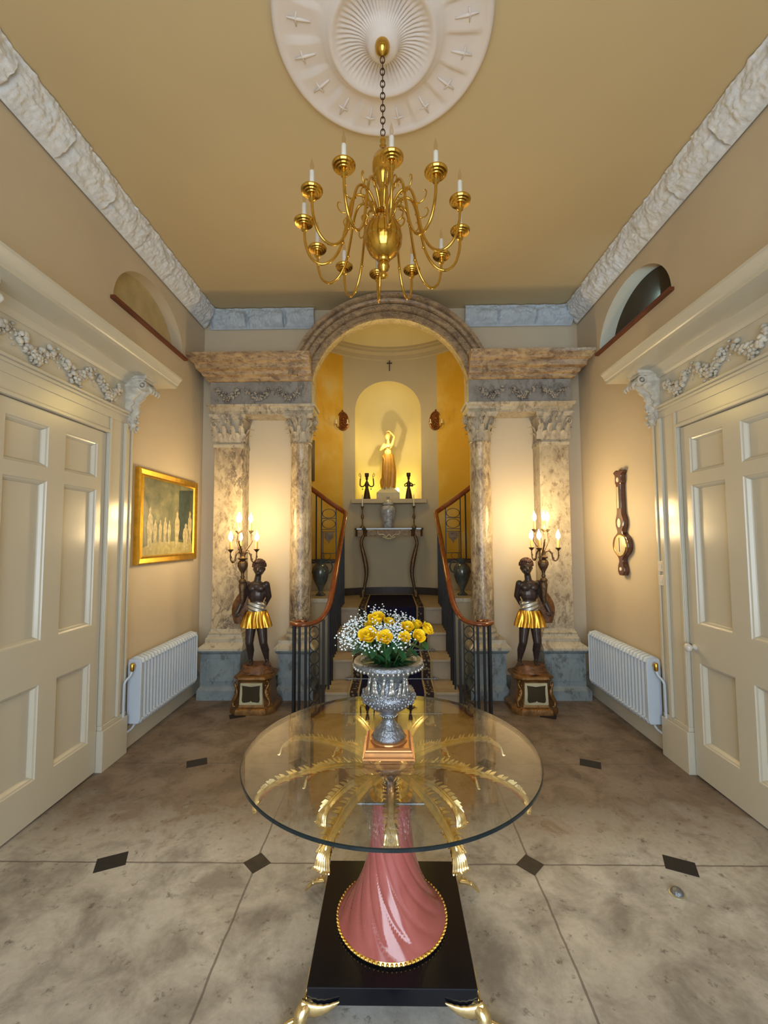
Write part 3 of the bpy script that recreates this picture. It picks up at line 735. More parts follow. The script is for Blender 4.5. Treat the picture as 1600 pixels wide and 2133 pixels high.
def surround(s, n):
    b = B(); fx = s * 1.955
    for (y0, y1) in ((2.94, 3.205), (1.795, 2.06)):
        b.box(fx, s * XW, y0, y1, .30, 2.40)
        for e0, e1, xx in ((.0, .022, 1.945), (.155, .185, 1.935), (.243, .265, 1.945)):
            q0, q1 = (y0 + e0, y0 + e1) if y0 > 2.5 else (y1 - e1, y1 - e0); b.box(s * xx, fx, q0, q1, .30, 2.40)
    b.box(fx, s * XW, 2.06, 2.94, 2.29, 2.40)
    b.box(s * 1.945, fx, 2.06, 2.94, 2.29, 2.312)
    b.box(fx, s * XW, 1.795, 3.205, 2.40, 2.49)
    for z0, z1, xx in ((2.455, 2.475, 1.945), (2.475, 2.492, 1.93)): b.box(s * xx, fx, 1.80, 3.13, z0, z1)
    t = struct('trim_%d' % n, b, 'wood_paint', bevel=.003)
    pl = B(); 
    for (y0, y1) in ((2.935, 3.21), (1.79, 2.065)): pl.box(s * 1.93, s * XW, y0, y1, 0, .27); pl.box(s * 1.942, s * XW, y0 + .004, y1 - .004, .27, .30)
    part('plinth_block', pl, 'wood_paint', t, smooth=False, bevel=.004)
    fz = part('frieze', B().box(s * 1.965, s * XW, 1.80, 3.13, 2.49, 2.72), 'wood_paint', t, smooth=False)
    clusters(1.84, 3.08, 2.605, lambda u, z, d: (s * (1.965 - d), u, z), 11 + s, fz, 'door_relief', 1.25)
    # projecting cornice shelf
    Rg = []
    for z, px, e in ((2.70, 1.955, -.27), (2.712, 1.94, -.26), (2.73, 1.935, -.255), (2.75, 1.90, -.22), (2.758, 1.885, -.21), (2.762, 1.72, 0), (2.785, 1.72, 0), (2.79, 1.712, .006), (2.815, 1.705, .012), (2.835, 1.692, .02), (2.85, 1.69, .024)):
        Rg.append([(s * px, 1.53 - e, z), (s * px, 3.40 + e, z), (s * XW, 3.40 + e, z), (s * XW, 1.53 - e, z)])
    part('cornice_shelf', B().loft(Rg), 'wood_paint', t, auto=20)
    # carved console brackets
    for yc in (3.175, 1.83):
        k = B(); N_ = 40; rings = []
        def ip(q, T):
            for (a, c), (e, g_) in zip(T, T[1:]):
                if q <= e: return c + (g_ - c) * (q - a) / (e - a)
            return T[-1][1]
        for i in range(N_):
            q = i / (N_ - 1); z = 2.735 - .375 * q
            pr = ip(q, [(0, .135), (.12, .165), (.24, .155), (.36, .105), (.48, .075), (.62, .082), (.74, .060), (.84, .050), (.92, .062), (1, .012)])
            hw = ip(q, [(0, .060), (.15, .066), (.4, .050), (.6, .054), (.8, .034), (.92, .040), (1, .010)]); ring = []
            for j in range(17):
                v = j / 8 - 1; d = pr * (1 - .45 * abs(v) ** 1.6) + .010 * cos(v * 8 + q * 3) + .012 * fr((q * 11, v * 3.4, yc * 5)) + .008 * sin(q * 44) * abs(v)
                ring.append((s * (1.975 - max(.004, d)), yc + hw * v * (1 + .16 * sin(q * 38)), z))
            ring += [(s * 1.985, yc + hw, z), (s * 1.985, yc - hw, z)]; rings.append(ring)
        k.loft(rings)
        k.box(s * 1.80, s * XW, yc - .075, yc + .075, 2.738, 2.764); k.box(s * 1.815, s * XW, yc - .068, yc + .068, 2.722, 2.738)
        for v in (-1, 1):
            k.torus((s * 1.835, yc + v * .060, 2.69), .026, .010, 'y', 16, 6); k.ell((s * 1.835, yc + v * .062, 2.69), .013, 8, 6)
        for v in (-.8, -.3, .3, .8):        # curling leaf tips under the scroll
            k.tube(catmull([(s * 1.84, yc + v * .05, 2.665), (s * 1.795, yc + v * .062, 2.672), (s * 1.775, yc + v * .068, 2.650), (s * 1.785, yc + v * .066, 2.628)], 4), [.016, .017, .017, .016, .015, .015, .014, .013, .012, .010, .008, .006, .003], 7)
        for q in range(10):                 # hanging fruit
            k.ell((s * (1.915 - .012 * (q % 3)), yc + .018 * sin(q * 2.1), 2.50 - .016 * q), .0125, 7, 5)
        part('console_bracket', k, 'door_relief', t, auto=60)
surround(-1, 5); surround(1, 6)
for z, lab in ((1.335, 'upper cream light switch plate on the right door casing'), (1.235, 'lower cream light switch plate on the right door casing')):
    t = thing('light_switch', lab, 'light switch', (1.955, 3.165, z), 'switch plates on the right casing')
    part('plate', B().box(1.944, 1.955, 3.128, 3.20, z - .038, z + .038), 'white_knob', t, bevel=.003)
    part('rocker', B().box(1.940, 1.944, 3.154, 3.174, z - .014, z + .014), 'white_knob', t, bevel=.001)

# ------------------------------------------------------------------ ceiling rose
RX, RY = -.024, 1.945
b = B(); NA = 168; rings = []
radii = [(0, .110), (.035, .110), (.06, .104), (.072, .085), (.08, .060), (.11, .038), (.15, .030), (.19, .040), (.212, .052), (.22, .060), (.232, .070), (.246, .070), (.255, .055), (.27, .052), (.278, .044), (.30, .030), (.34, .026), (.40, .024), (.45, .026), (.462, .034), (.475, .040), (.49, .036), (.497, .022), (.500, .0)]
for r, d in radii:
    ring = []
    for k in range(NA):
        a = 2 * pi * k / NA; dd = d; rr = r * 1.055
        if .08 <= r <= .215: dd += .014 * abs(sin(a * 28)) * sin(pi * (r - .075) / .145)
        if .30 <= r <= .45:
            q = (a / (2 * pi) * 16) % 1.0; dd += .020 * q ** 1.5 * sin(pi * (r - .285) / .18)
        ring.append((RX + rr * cos(a), RY + rr * sin(a), ZC - dd))
    rings.append(ring)
b.loft(rings, True, False)
t = thing('ceiling_rose', 'large round white plaster ceiling rose around the chandelier hook', 'ceiling rose', (RX, RY, ZC))
part('medallion', b, 'rose_plaster', t, auto=70)
for k in range(16):
    a = 2 * pi * (k + .5) / 16; b = B(); Q = lambda r, w: (RX + r * cos(a) - w * sin(a), RY + r * sin(a) + w * cos(a), ZC - .034)
    b.tube([Q(.345, 0), Q(.40, 0), Q(.455, 0)], [.004, .007, .003], 6); b.tube([Q(.41, -.03), Q(.415, 0), Q(.41, .03)], [.003, .006, .003], 6)
    part('motif', b, 'rose_plaster', t, auto=180)

# ------------------------------------------------------------------ chandelier
CX, CY = -.026, 1.92
ch = thing('chandelier', 'brass twelve-arm chandelier hanging on a chain below the ceiling rose', 'chandelier', (CX, CY, 2.78))
c3 = (CX, CY, 0); DZc = .030
part('canopy', B().lathe([(.034, 3.895), (.036, 3.882), (.034, 3.866), (.026, 3.852), (.012, 3.842), (.004, 3.836)], c3, 24), 'brass', ch)
b = B(); z = 3.836; k = 0
while z > 3.43:
    i0 = len(b.v); b.torus((0, 0, 0), .0105, .0024, 'x' if k % 2 else 'y', 12, 5); b.tf(Matrix.Translation((CX, CY, z - .019)) @ Matrix.Diagonal((1, 1, 1.75, 1)), i0); z -= .0305; k += 1
part('chain', b, 'chain_iron', ch, auto=180)
body = [(.002, 3.43), (.012, 3.425), (.014, 3.41), (.009, 3.395), (.016, 3.385), (.012, 3.375), (.014, 3.365), (.030, 3.35), (.044, 3.325), (.051, 3.295), (.050, 3.26), (.040, 3.225), (.024, 3.195), (.015, 3.175), (.022, 3.165), (.024, 3.15), (.015, 3.14), (.018, 3.12), (.020, 3.06), (.045, 3.052), (.048, 3.042), (.03, 3.035), (.05, 3.03), (.068, 3.005), (.082, 2.975), (.088, 2.94), (.084, 2.905), (.068, 2.87), (.046, 2.848), (.028, 2.838), (.030, 2.828), (.022, 2.82), (.026, 2.812), (.029, 2.80), (.024, 2.785), (.012, 2.775), (.012, 2.765), (.016, 2.757), (.010, 2.745), (.001, 2.738)]
part('body', B().lathe(body, c3, 40), 'brass', ch, auto=60)
tr = B().torus((CX, CY, 2.758), .016, .003, 'y', 18, 6); part('pull_ring', tr, 'brass', ch)
ARM = [(.030, 3.035), (.055, 3.085), (.09, 3.115), (.13, 3.105), (.155, 3.05), (.175, 2.95), (.20, 2.85), (.24, 2.785), (.29, 2.765), (.335, 2.795), (.360, 2.86), (.366, 2.93)]
for k in range(12):
    a = radians(-84 + 30 * k); ca, sa = cos(a), sin(a)
    P = lambda r, z: (CX + r * ca, CY + r * sa, z)
    pth = catmull([P(r * .99, z + DZc * min(1, (r / .15))) for r, z in ARM], 6)
    b = B().tube(pth, .0062, 8)
    sc = catmull([P(.15, 3.06), P(.175, 3.045), P(.20, 3.055), P(.212, 3.08), P(.205, 3.098), P(.195, 3.092)], 5); b.tube(sc, [.0042 * (1 - .5 * i / len(sc)) for i in range(len(sc))], 6)
    sc = catmull([P(.09, 3.115), P(.105, 3.15), P(.095, 3.175), P(.078, 3.17), P(.078, 3.155)], 5); b.tube(sc, [.0042 * (1 - .4 * i / len(sc)) for i in range(len(sc))], 6)
    b.tube(catmull([P(.035, 3.04), P(.05, 3.0), P(.085, 3.0), P(.10, 3.03), P(.085, 3.045)], 5), .0038, 6)
    b.ell(P(.187, 2.90), .008, 8, 6)
    arm = part('arm', b, 'brass', ch, auto=180)
    pc = P(.3625, 0); pc = (pc[0], pc[1], DZc)
    part('drip_pan', B().lathe([(.006, 2.915), (.013, 2.920), (.015, 2.928), (.009, 2.936), (.011, 2.943), (.022, 2.944), (.024, 2.947), (.032, 2.948), (.034, 2.952), (.042, 2.953), (.0455, 2.959), (.046, 2.964), (.040, 2.960), (.026, 2.956), (.014, 2.957), (.014, 2.974), (.0115, 2.976)], pc, 28), 'brass', arm, auto=22)
    part('candle', B().lathe([(.0105, 2.975), (.0105, 3.045), (.006, 3.05)], pc, 16), 'cream_candle', arm, auto=50)
    part('bulb', B().lathe([(.004, 3.05), (.0075, 3.062), (.008, 3.072), (.004, 3.092), (.0008, 3.105)], pc, 12), 'bulb_glass', arm)

# ------------------------------------------------------------------ painting
py0, py1, pz0, pz1 = 3.31, 4.32, 1.35, 2.115
t = thing('framed_painting', 'gold-framed painting of small pale figures on the left wall above the radiator', 'painting', (-XW, 3.8, 1.35))
Rg = []
for e, x in ((0, XW), (0, 1.955), (.012, 1.945), (.03, 1.952), (.045, 1.958), (.06, 1.950), (.068, 1.965)):
    Rg.append([(-x, py0 + e, pz0 + e), (-x, py1 - e, pz0 + e), (-x, py1 - e, pz1 - e), (-x, py0 + e, pz1 - e)])
part('frame', B().loft(Rg, True, False), 'frame_gold', t, auto=20)
cv = part('canvas', B().box(-1.97, -XW, py0 + .06, py1 - .06, pz0 + .06, pz1 - .06), 'painted_canvas', t, smooth=False)
def flatp(poly, d=.0006): return B().prism(poly, lambda u, v, q: (-1.9695 + q, u, v), -.0003, d)
part('painted_ground', flatp([(3.37, 1.41), (4.26, 1.41), (4.26, 1.50), (3.9, 1.53), (3.55, 1.52), (3.37, 1.47)]), 'paint_ground', cv, smooth=False)
part('painted_building', flatp([(3.98, 1.55), (4.26, 1.53), (4.26, 2.03), (3.98, 2.0)]), 'paint_dark', cv, smooth=False)
fg = B(); rnd = random.Random(3)
for (y, z, h, w) in ((3.50, 1.46, .36, .10), (3.58, 1.50, .22, .07), (3.66, 1.50, .22, .06), (3.74, 1.50, .25, .07), (3.81, 1.50, .22, .06), (3.95, 1.47, .34, .10), (4.12, 1.45, .25, .13), (4.20, 1.50, .32, .09)):
    pl = [(y - w * .30, z), (y - w * .34, z + h * .35), (y - w * .46, z + h * .50), (y - w * .36, z + h * .76), (y - w * .14, z + h * .84), (y - w * .20, z + h * .93), (y, z + h), (y + w * .20, z + h * .93), (y + w * .14, z + h * .84), (y + w * .42, z + h * .74), (y + w * .46, z + h * .48), (y + w * .30, z + h * .34), (y + w * .34, z), (y + w * .10, z), (y + w * .04, z + h * .24), (y - w * .06, z)]
    fg.merge(flatp(pl, .0012))
part('painted_figures', fg, 'paint_pale', cv, smooth=False)

# ------------------------------------------------------------------ barometer
t = thing('barometer', 'dark mahogany banjo barometer with brass dial on the right wall', 'barometer', (XW, 3.71, 1.22))
side = [(0, .0), (.035, .005), (.052, .04), (.045, .085), (.03, .12), (.045, .155), (.105, .20), (.125, .255), (.105, .315), (.05, .355), (.042, .375), (.062, .42), (.064, .47), (.04, .53), (.036, .62), (.036, .76), (.05, .79), (.05, .85), (.075, .88), (.03, .90), (.0, .885)]
cyb, cz = 3.71, 1.222
sm = catmull([(y, z, 0) for y, z in side], 4)
outl = [(cyb + p.x, cz + p.y) for p in sm] + [(cyb - p.x, cz + p.y) for p in reversed(sm)][1:-1]
part('case', B().prism(outl, lambda u, v, d: (d, u, v), 1.945, XW), 'barometer_wood', t, smooth=False, bevel=.006)
def disc(c, r, x0, x1, n=32, e=1.0): return B().loft([[(x, c[0] + r * k * cos(2 * pi * i / n), c[1] + r * e * k * sin(2 * pi * i / n)) for i in range(n)] for x, k in ((x0, 1), ((x0 + x1) / 2, 1), (x1, .93))])
bz = part('bezel', B().torus((1.945, cyb, cz + .255), .092, .005, 'x', 36, 8), 'brass', t)
dl = part('dial', disc((cyb, cz + .255), .088, 1.946, 1.940), 'dial_brass', t, auto=40)
part('pointer', B().box(1.937, 1.940, cyb - .002, cyb + .002, cz + .20, cz + .32), 'black_iron', dl)
for zz, r, e in ((.445, .026, 1.5), (.815, .018, 1.2), (.055, .016, 1.0)):
    part('small_dial', disc((cyb, cz + zz), r, 1.946, 1.940, 24, e), 'ivory', t, auto=40)
part('thermometer', B().box(1.938, 1.946, cyb - .012, cyb + .012, cz + .57, cz + .755), 'dial_brass', t, bevel=.003)

# ------------------------------------------------------------------ radiators
def radiator(s):
    sd = 'left' if s < 0 else 'right'
    y0, y1, z0, z1 = 3.26, 4.18, .19, .655
    t = thing('radiator', 'white ribbed column radiator under the %s' % ('gold-framed painting' if s < 0 else 'banjo barometer'), 'radiator', (s * 1.9, 3.7, 0), 'pair of wall radiators')
    n = 20; w = (y1 - y0) / n; b = B()
    for i in range(n):
        yc = y0 + w * (i + .5)
        for xx in (1.885, 1.945):
            pth = [(s * xx, yc, z0 + .03), (s * xx, yc, z1 - .03)]
            b.tube(pth, w * .36, 8)
        b.tube([(s * 1.875, yc, z1 - .03), (s * 1.88, yc, z1 - .012), (s * 1.915, yc, z1), (s * 1.95, yc, z1 - .012), (s * 1.955, yc, z1 - .03)], w * .44, 8)
        b.tube([(s * 1.875, yc, z0 + .03), (s * 1.88, yc, z0 + .012), (s * 1.915, yc, z0), (s * 1.95, yc, z0 + .012), (s * 1.955, yc, z0 + .03)], w * .44, 8)
    b.box(s * 1.895, s * 1.935, y0 + .02, y1 - .02, z0 + .02, z1 - .02)
    part('columns', b, 'radiator_paint', t, auto=60)
    pl = [(1.862, z0 + .03), (1.875, z0 - .002), (1.955, z0 - .002), (1.965, z0 + .03), (1.965, z1 - .03), (1.955, z1 + .002), (1.875, z1 + .002), (1.862, z1 - .03)]
    for ya in (y0 - .012, y1): part('end_panel', B().prism([(s * a, c) for a, c in pl], lambda u, v, d: (u, d, v), ya, ya + .012), 'radiator_paint', t, bevel=.003)
    part('valve', B().tube([(s * 1.91, y0 - .01, z1 - .045), (s * 1.91, y0 - .035, z1 - .045)], .010, 10).lathe([(.012, -.03), (.015, -.02), (.015, .02), (.010, .028)], (s * 1.91, y0 - .045, z1 - .045), 12), 'brass', t)
    part('pipe', B().tube(catmull([(s * 1.91, y0 - .045, z1 - .07), (s * 1.915, y0 - .055, z1 - .10), (s * 1.935, y0 - .085, z1 - .14), (s * 1.94, y0 - .09, z1 - .2), (s * 1.94, y0 - .09, z0 - .02), (s * 1.94, y0 - .075, z0 - .045), (s * 1.93, y0, z0 - .04), (s * 1.92, y0 + .03, z0 - .01)], 4), .008, 8), 'radiator_paint', t)
    for yb_ in (y0 + .12, y1 - .15): part('bracket', B().box(s * 1.93, s * (XW - .001), yb_, yb_ + .03, z0 + .3, z0 + .33), 'radiator_paint', t, smooth=False)
radiator(-1); radiator(1)

# ------------------------------------------------------------------ lamp-bearing statues
def torchere(s, X0):
    sd = 'left' if s < 0 else 'right'
    Y0 = 4.03
    t = thing('statue_lamp', 'carved dark statue in gold skirt holding a lit candelabrum, beside the %s radiator' % sd, 'statue lamp', (X0, Y0, 0), 'pair of statue lamps')
    # local frame: m = +1 points to the room centre side (head side); candelabrum on the outer side
    m = -s
    P = lambda x, y, z: (X0 + m * x, Y0 + y, z)
    oct_ = lambda w, d, z, ch: [P(a, c, z) for a, c in ((-w + ch, -d), (w - ch, -d), (w, -d + ch), (w, d), (-w, d), (-w, -d + ch))]
    pb = B().loft([oct_(.205, .16, z, c) for z, c in ((0, .07), (.025, .07))] + [oct_(.20, .155, .045, .07), oct_(.175, .135, .06, .06), oct_(.165, .128, .075, .055), oct_(.150, .118, .20, .05), oct_(.148, .116, .275, .05), oct_(.165, .13, .288, .055), oct_(.178, .14, .30, .06), oct_(.17, .135, .318, .055), oct_(.13, .11, .335, .045)])
    part('pedestal', pb, 'gilt_brown', t, auto=25)
    mb = B().add([P(-.105, -.1275, .085), P(.105, -.1275, .085), P(.098, -.1205, .27), P(-.098, -.1205, .27), P(-.105, -.145, .085), P(.105, -.145, .085), P(.098, -.138, .27), P(-.098, -.138, .27)], [(4, 5, 6, 7), (0, 1, 5, 4), (1, 2, 6, 5), (2, 3, 7, 6), (3, 0, 4, 7)])
    fpl = part('panel_frame', mb, 'cream_frame', t, smooth=False, bevel=.003)
    pts = [(-.075, .11), (-.06, .105), (-.01, .112), (0, .122), (.01, .112), (.06, .105), (.075, .11), (.080, .13), (.076, .18), (.078, .235), (.082, .25), (.05, .247), (.0, .240), (-.05, .247), (-.082, .25), (-.078, .235), (-.076, .18), (-.080, .13)]
    part('mirror_panel', B().prism(pts, lambda u, v, d: P(u, d - .1415 + (v - .178) * .036, v), -.004, -.001), 'dim_mirror', fpl, smooth=False)
    for q in (-1, 1):
        sb = B(); pth = catmull([P(q * .135, -.13, .29), P(q * .15, -.12, .26), P(q * .128, -.13, .20), P(q * .14, -.13, .15), P(q * .162, -.13, .11), P(q * .155, -.14, .07), P(q * .14, -.135, .075)], 5)
        sb.tube(pth, [.008 + .010 * sin(pi * i / len(pth)) ** 2 for i in range(len(pth))], 8)
        for i in range(6): sb.ell(P(q * (.128 + .006 * i), -.135, .25 - .026 * i), (.009, .008, .012), 7, 5)
        part('scroll', sb, 'gilt_brown', t, auto=180)
    # rocky mound
    rk = B(); rings = []
    for i in range(9):
        q = i / 8; z = .333 + .07 * q; ring = []
        for k in range(28):
            a = 2 * pi * k / 28; r = (.145 - .035 * q) * (1 + .14 * fr((cos(a) * 2.4, sin(a) * 2.4, q * 4 + s))); ring.append(P(r * cos(a) * 1.05, r * .85 * sin(a), z + .012 * fr((a * 2, q * 3, 7))))
        rings.append(ring)
    rk.loft(rings); part('mound', rk, 'rock_gilt', t, auto=50)
    # body: one continuous surface
    b = B()
    feet = [(-.062, .0), (.082, .03)]
    hipz, kz = .80, .60
    # legs (taper hip -> knee -> ankle -> foot)
    for (hx, kx, ky, ax, ay) in ((-.048, -.055, -.035, -.055, .01), (.040, .072, -.03, .092, .02)):
        b.cap(P(hx, 0, .80), P(kx, ky, .60), .055, .038); b.cap(P(kx, ky, .60), P((kx + ax) / 2, (ky + ay) / 2 + .012, .52), .036, .036)
        b.cap(P((kx + ax) / 2, (ky + ay) / 2 + .012, .52), P(ax, ay, .435), .035, .020)
        b.cap(P(ax, ay + .01, .418), P(ax + .01, ay - .065, .412), .020, .015); b.ell(P(ax, ay + .015, .42), .021, 8, 6)
        for k in range(5): b.cap(P(ax + .028 - .010 * k, ay - .06, .410), P(ax + .031 - .010 * k, ay - .088 + .004 * k, .407), .0068, .0055, 6)
    b.ell(P(-.003, .005, .83), (.088, .062, .07)); b.ell(P(-.002, .0, .93), (.068, .048, .085)); b.ell(P(-.002, -.002, 1.03), (.082, .052, .085))
    b.ell(P(-.003, -.004, 1.105), (.092, .05, .055)); b.ell(P(-.040, -.035, 1.09), (.040, .022, .032)); b.ell(P(.036, -.035, 1.09), (.040, .022, .032))
    b.cap(P(.0, -.002, 1.14), P(.012, -.006, 1.215), .034, .029)
    hd = (.022, -.015, 1.275)
    b.ell(P(*hd), (.052, .060, .068), 16, 12); b.ell(P(.026, -.045, 1.243), (.036, .032, .036)); b.ell(P(.028, -.072, 1.232), (.018, .012, .014))
    b.cap(P(.028, -.076, 1.275), P(.029, -.086, 1.256), .006, .010, 8)                       # nose
    b.ell(P(.0285, -.079, 1.236), (.014, .006, .004)); b.ell(P(.0285, -.077, 1.229), (.012, .006, .004))   # lips
    for q in (-1, 1):
        b.ell(P(.028 + q * .020, -.066, 1.288), (.013, .008, .005)); b.ell(P(.028 + q * .024, -.058, 1.255), (.014, .014, .014))
        b.ell(P(.020 + q * .053, -.010, 1.268), (.006, .012, .018))
    # inner arm hangs behind the back and bends forward at the elbow
    b.cap(P(.085, .0, 1.125), P(.103, .03, 1.01), .033, .026); b.cap(P(.103, .03, 1.01), P(.06, .055, .93), .025, .019)
    # outer arm: shoulder -> elbow low, hand supporting the horn of the candelabrum
    b.cap(P(-.088, .0, 1.125), P(-.135, .015, .985), .034, .029); b.cap(P(-.135, .015, .985), P(-.178, -.025, .865), .028, .022)
    hx, hy, hz = -.172, -.045, .845
    b.ell(P(hx, hy, hz), (.022, .024, .016))
    for k in range(4):
        b.cap(P(hx - .012 + .010 * k, hy - .016, hz + .002), P(hx + .004 + .010 * k, hy - .040, hz + .012 - .002 * k), .0072, .0062, 6); b.cap(P(hx + .004 + .010 * k, hy - .040, hz + .012), P(hx + .016 + .010 * k, hy - .034, hz + .030), .0062, .005, 6)
    b.cap(P(hx - .014, hy + .006, hz + .006), P(hx - .022, hy - .010, hz + .034), .008, .006, 6)
    body_ = part('body', b, 'skin_bronze', t); bake_remesh(body_, .0055, 2)
    hb = B(); hb.ell(P(.018, -.002, 1.300), (.058, .064, .056), 14, 10)
    rr = random.Random(5)
    for k in range(150):
        u = rr.uniform(-.10, 1); a = rr.uniform(0, 2 * pi); q = sqrt(max(0, 1 - u * u))
        d = Vector((q * cos(a) * .057, q * sin(a) * .063, u * .056))
        if d.y < -.02 and u < .42: continue
        hb.ell(P(.018 + d.x, -.002 + d.y, 1.300 + d.z), .0105, 6, 5)
    part('hair', hb, 'hair_brown', t, auto=180)
    # sash and pleated skirt
    def ringw(z, rx, ry, amp, n, ph): return [P(-.003 + (rx + amp * cos(a * n + ph)) * cos(a), .002 + (ry + amp * cos(a * n + ph)) * sin(a), z) for a in [2 * pi * k / 96 for k in range(96)]]
    part('sash', B().loft([ringw(z, .078 + .010 * sin((z - .87) * 16), .062, .003, 5, z * 170) for z in span(.875, .965, 14)]), 'silver_cloth', t, auto=60)
    part('skirt', B().loft([ringw(z, .092 + .045 * q ** .8, .075 + .028 * q, .002 + .011 * q, 13, q * 1.2 + .8 * sin(q * 4)) for q, z in [(i / 12, .885 - .145 * i / 12) for i in range(13)]], True, False), 'cloth_gold', t, auto=60)
    # drape falling over the arm
    db = B(); rings = []
    for i in range(15):
        q = i / 14; cxp = -.105 - .075 * sin(q * pi * .62); w = .028 + .030 * sin(q * pi) + .01 * q
        ring = []
        for k in range(20):
            a = 2 * pi * k / 20; r = w * (1 + .16 * cos(5 * a + q * 3)); ring.append(P(cxp + r * cos(a), .035 + r * .55 * sin(a), 1.10 - .34 * q))
        rings.append(ring)
    db.loft(rings); part('drape', db, 'rock_gilt', t, auto=60)
    # candelabrum
    cx_, cy_ = -.120, -.055
    cpos = P(cx_, cy_, 0)
    stem = [(.004, .93), (.014, .96), (.022, 1.02), (.028, 1.08), (.034, 1.12), (.030, 1.135), (.024, 1.145), (.034, 1.155), (.030, 1.17), (.014, 1.185), (.020, 1.20), (.013, 1.215), (.017, 1.24), (.034, 1.27), (.046, 1.30), (.046, 1.325), (.032, 1.345), (.022, 1.352), (.040, 1.362), (.046, 1.37), (.03, 1.378), (.012, 1.39), (.010, 1.43), (.004, 1.45)]
    part('candelabrum_stem', B().lathe(stem, cpos, 24, lambda a, z: 1 + .07 * cos(8 * a)), 'bronze', t, auto=60)
    for k in range(6):
        low = k < 3; a = (radians((-8, 118, 238)[k]) if low else radians((30, 150, 262)[k - 3])); R = .135 if low else .068
        Q = lambda r, z: (cpos[0] + r * cos(a), cpos[1] + r * sin(a), z)
        if low: pts = [Q(.01, 1.375), Q(.025, 1.415), Q(.055, 1.425), Q(.078, 1.395), (Q(.085, 1.355)), Q(.105, 1.335), Q(.128, 1.355), Q(R, 1.40), Q(R, 1.43)]; zt = 1.43
        else: pts = [Q(.008, 1.38), Q(.02, 1.43), Q(.052, 1.475), Q(.078, 1.52), Q(.072, 1.565), Q(R, 1.60)]; zt = 1.60
        pth = catmull(pts, 6); b = B().tube(pth, [.0085 - .003 * i / len(pth) for i in range(len(pth))], 8)
        for i in range(4, len(pth) - 4, 7):
            p = pth[i]; b.ell((p.x + .006, p.y, p.z + .008), (.006, .006, .011), 6, 5)
        arm = part('arm', b, 'bronze', t, auto=180); pc = Q(R, 0)
        part('drip_cup', B().lathe([(.005, zt - .005), (.012, zt + .004), (.020, zt + .014), (.027, zt + .024), (.022, zt + .022), (.011, zt + .014), (.010, zt + .03)], pc, 16, lambda a_, z: 1 + .10 * cos(6 * a_)), 'bronze', arm, auto=60)
        part('candle', B().lathe([(.0105, zt + .018), (.0105, zt + .095), (.006, zt + .10)], pc, 14), 'amber_candle', arm, auto=50)
        part('bulb', B().lathe([(.004, zt + .10), (.016, zt + .117), (.019, zt + .136), (.013, zt + .158), (.004, zt + .176), (.0008, zt + .19)], pc, 14), 'lit_bulb', arm)
    for (dx, dy, zz, e) in ((0, 0, 1.80, 13), (0, -.10, 1.62, 9)):
        light('candelabrum_glow', 'POINT', (cpos[0] + dx, cpos[1] + dy, zz), e, (1.0, 0.69, 0.30), shadow_soft_size=.07)
torchere(-1, -1.245); torchere(1, 1.265)

# ------------------------------------------------------------------ staircase
st = thing('staircase', 'short stone stair rising through the arch to the stair hall landing', 'staircase', (0, 3.92, 0))
NOSE = [(3.92, .19), (4.26, .38), (4.57, .57), (5.0, .76)]
for i, (y, z) in enumerate(NOSE):
    yend = NOSE[i + 1][0] + .03 if i < 3 else 6.1; w = .60 if i < 3 else .60
    b = B().box(-w, w, y - .0, yend, z - .19, z - .028)
    stp = part('step', b, 'tread_stone', st, smooth=False)
    if i < 3: part('tread', B().box(-w, w, y - .028, yend, z - .028, z), 'tread_stone', stp, smooth=False, bevel=.006)
    else:
        lb = B().box(-w, w, y - .028, y + .35, z - .028, z)
        poly = [(x, ell_y(x)) for x in span(-1.18, 1.18, 30)] + [(1.18, 5.34), (-1.18, 5.34)]
        lb.prism(poly, lambda u, v, d: (u, v, d), z - .028, z); part('landing', lb, 'tread_stone', stp, smooth=False)
for s in (-1, 1):   # low flank walls beside the flight, with capping; flank of the upper flights
    fb = B().box(s * .60, s * 1.18, 4.67, 5.35, 0, .86); part('flank_wall', fb, 'hall_pale', st, smooth=False)
    part('flank_cap', B().box(s * .59, s * 1.18, 4.66, 5.36, .86, .905), 'marble_base', st, smooth=False, bevel=.004)
    part('upper_flank', B().box(s * .70, s * 1.12, 5.38, 5.50, .76, 1.24), 'hall_pale', st, smooth=False)
    part('upper_string', B().box(s * .68, s * 1.13, 5.37, 5.51, 1.24, 1.285), 'dark_board', st, smooth=False, bevel=.003)
# carpet runner
b = B(); bl = B(); bb = B(); path = [(3.885, .002), (3.885, .16), (3.875, .193), (3.90, .203)]
for i, (y, z) in enumerate(NOSE):
    if i == 0: continue
    path += [(y - .03, NOSE[i - 1][1] + .010), (y - .036, NOSE[i - 1][1] + .02), (y - .036, z - .02), (y - .04, z + .004), (y - .02, z + .011)]
path += [(5.98, .771)]
def runner(bb_, x0, x1, lift):
    bb_.loft([[(x0, y - lift, z + lift) for y, z in path], [(x1, y - lift, z + lift) for y, z in path]], closed=False, caps=False)
runner(b, -.285, .285, 0)
cp = part('stair_carpet', b, 'stair_carpet', st, auto=180)
for s in (-1, 1):
    runner(bb, s * .30, s * .37, .0); runner(bl, s * .285, s * .300, .0); runner(bl, s * .37, s * .385, .0)
part('carpet_border', bb, 'carpet_border', cp, auto=180); part('carpet_line', bl, 'carpet_line', cp, auto=180)
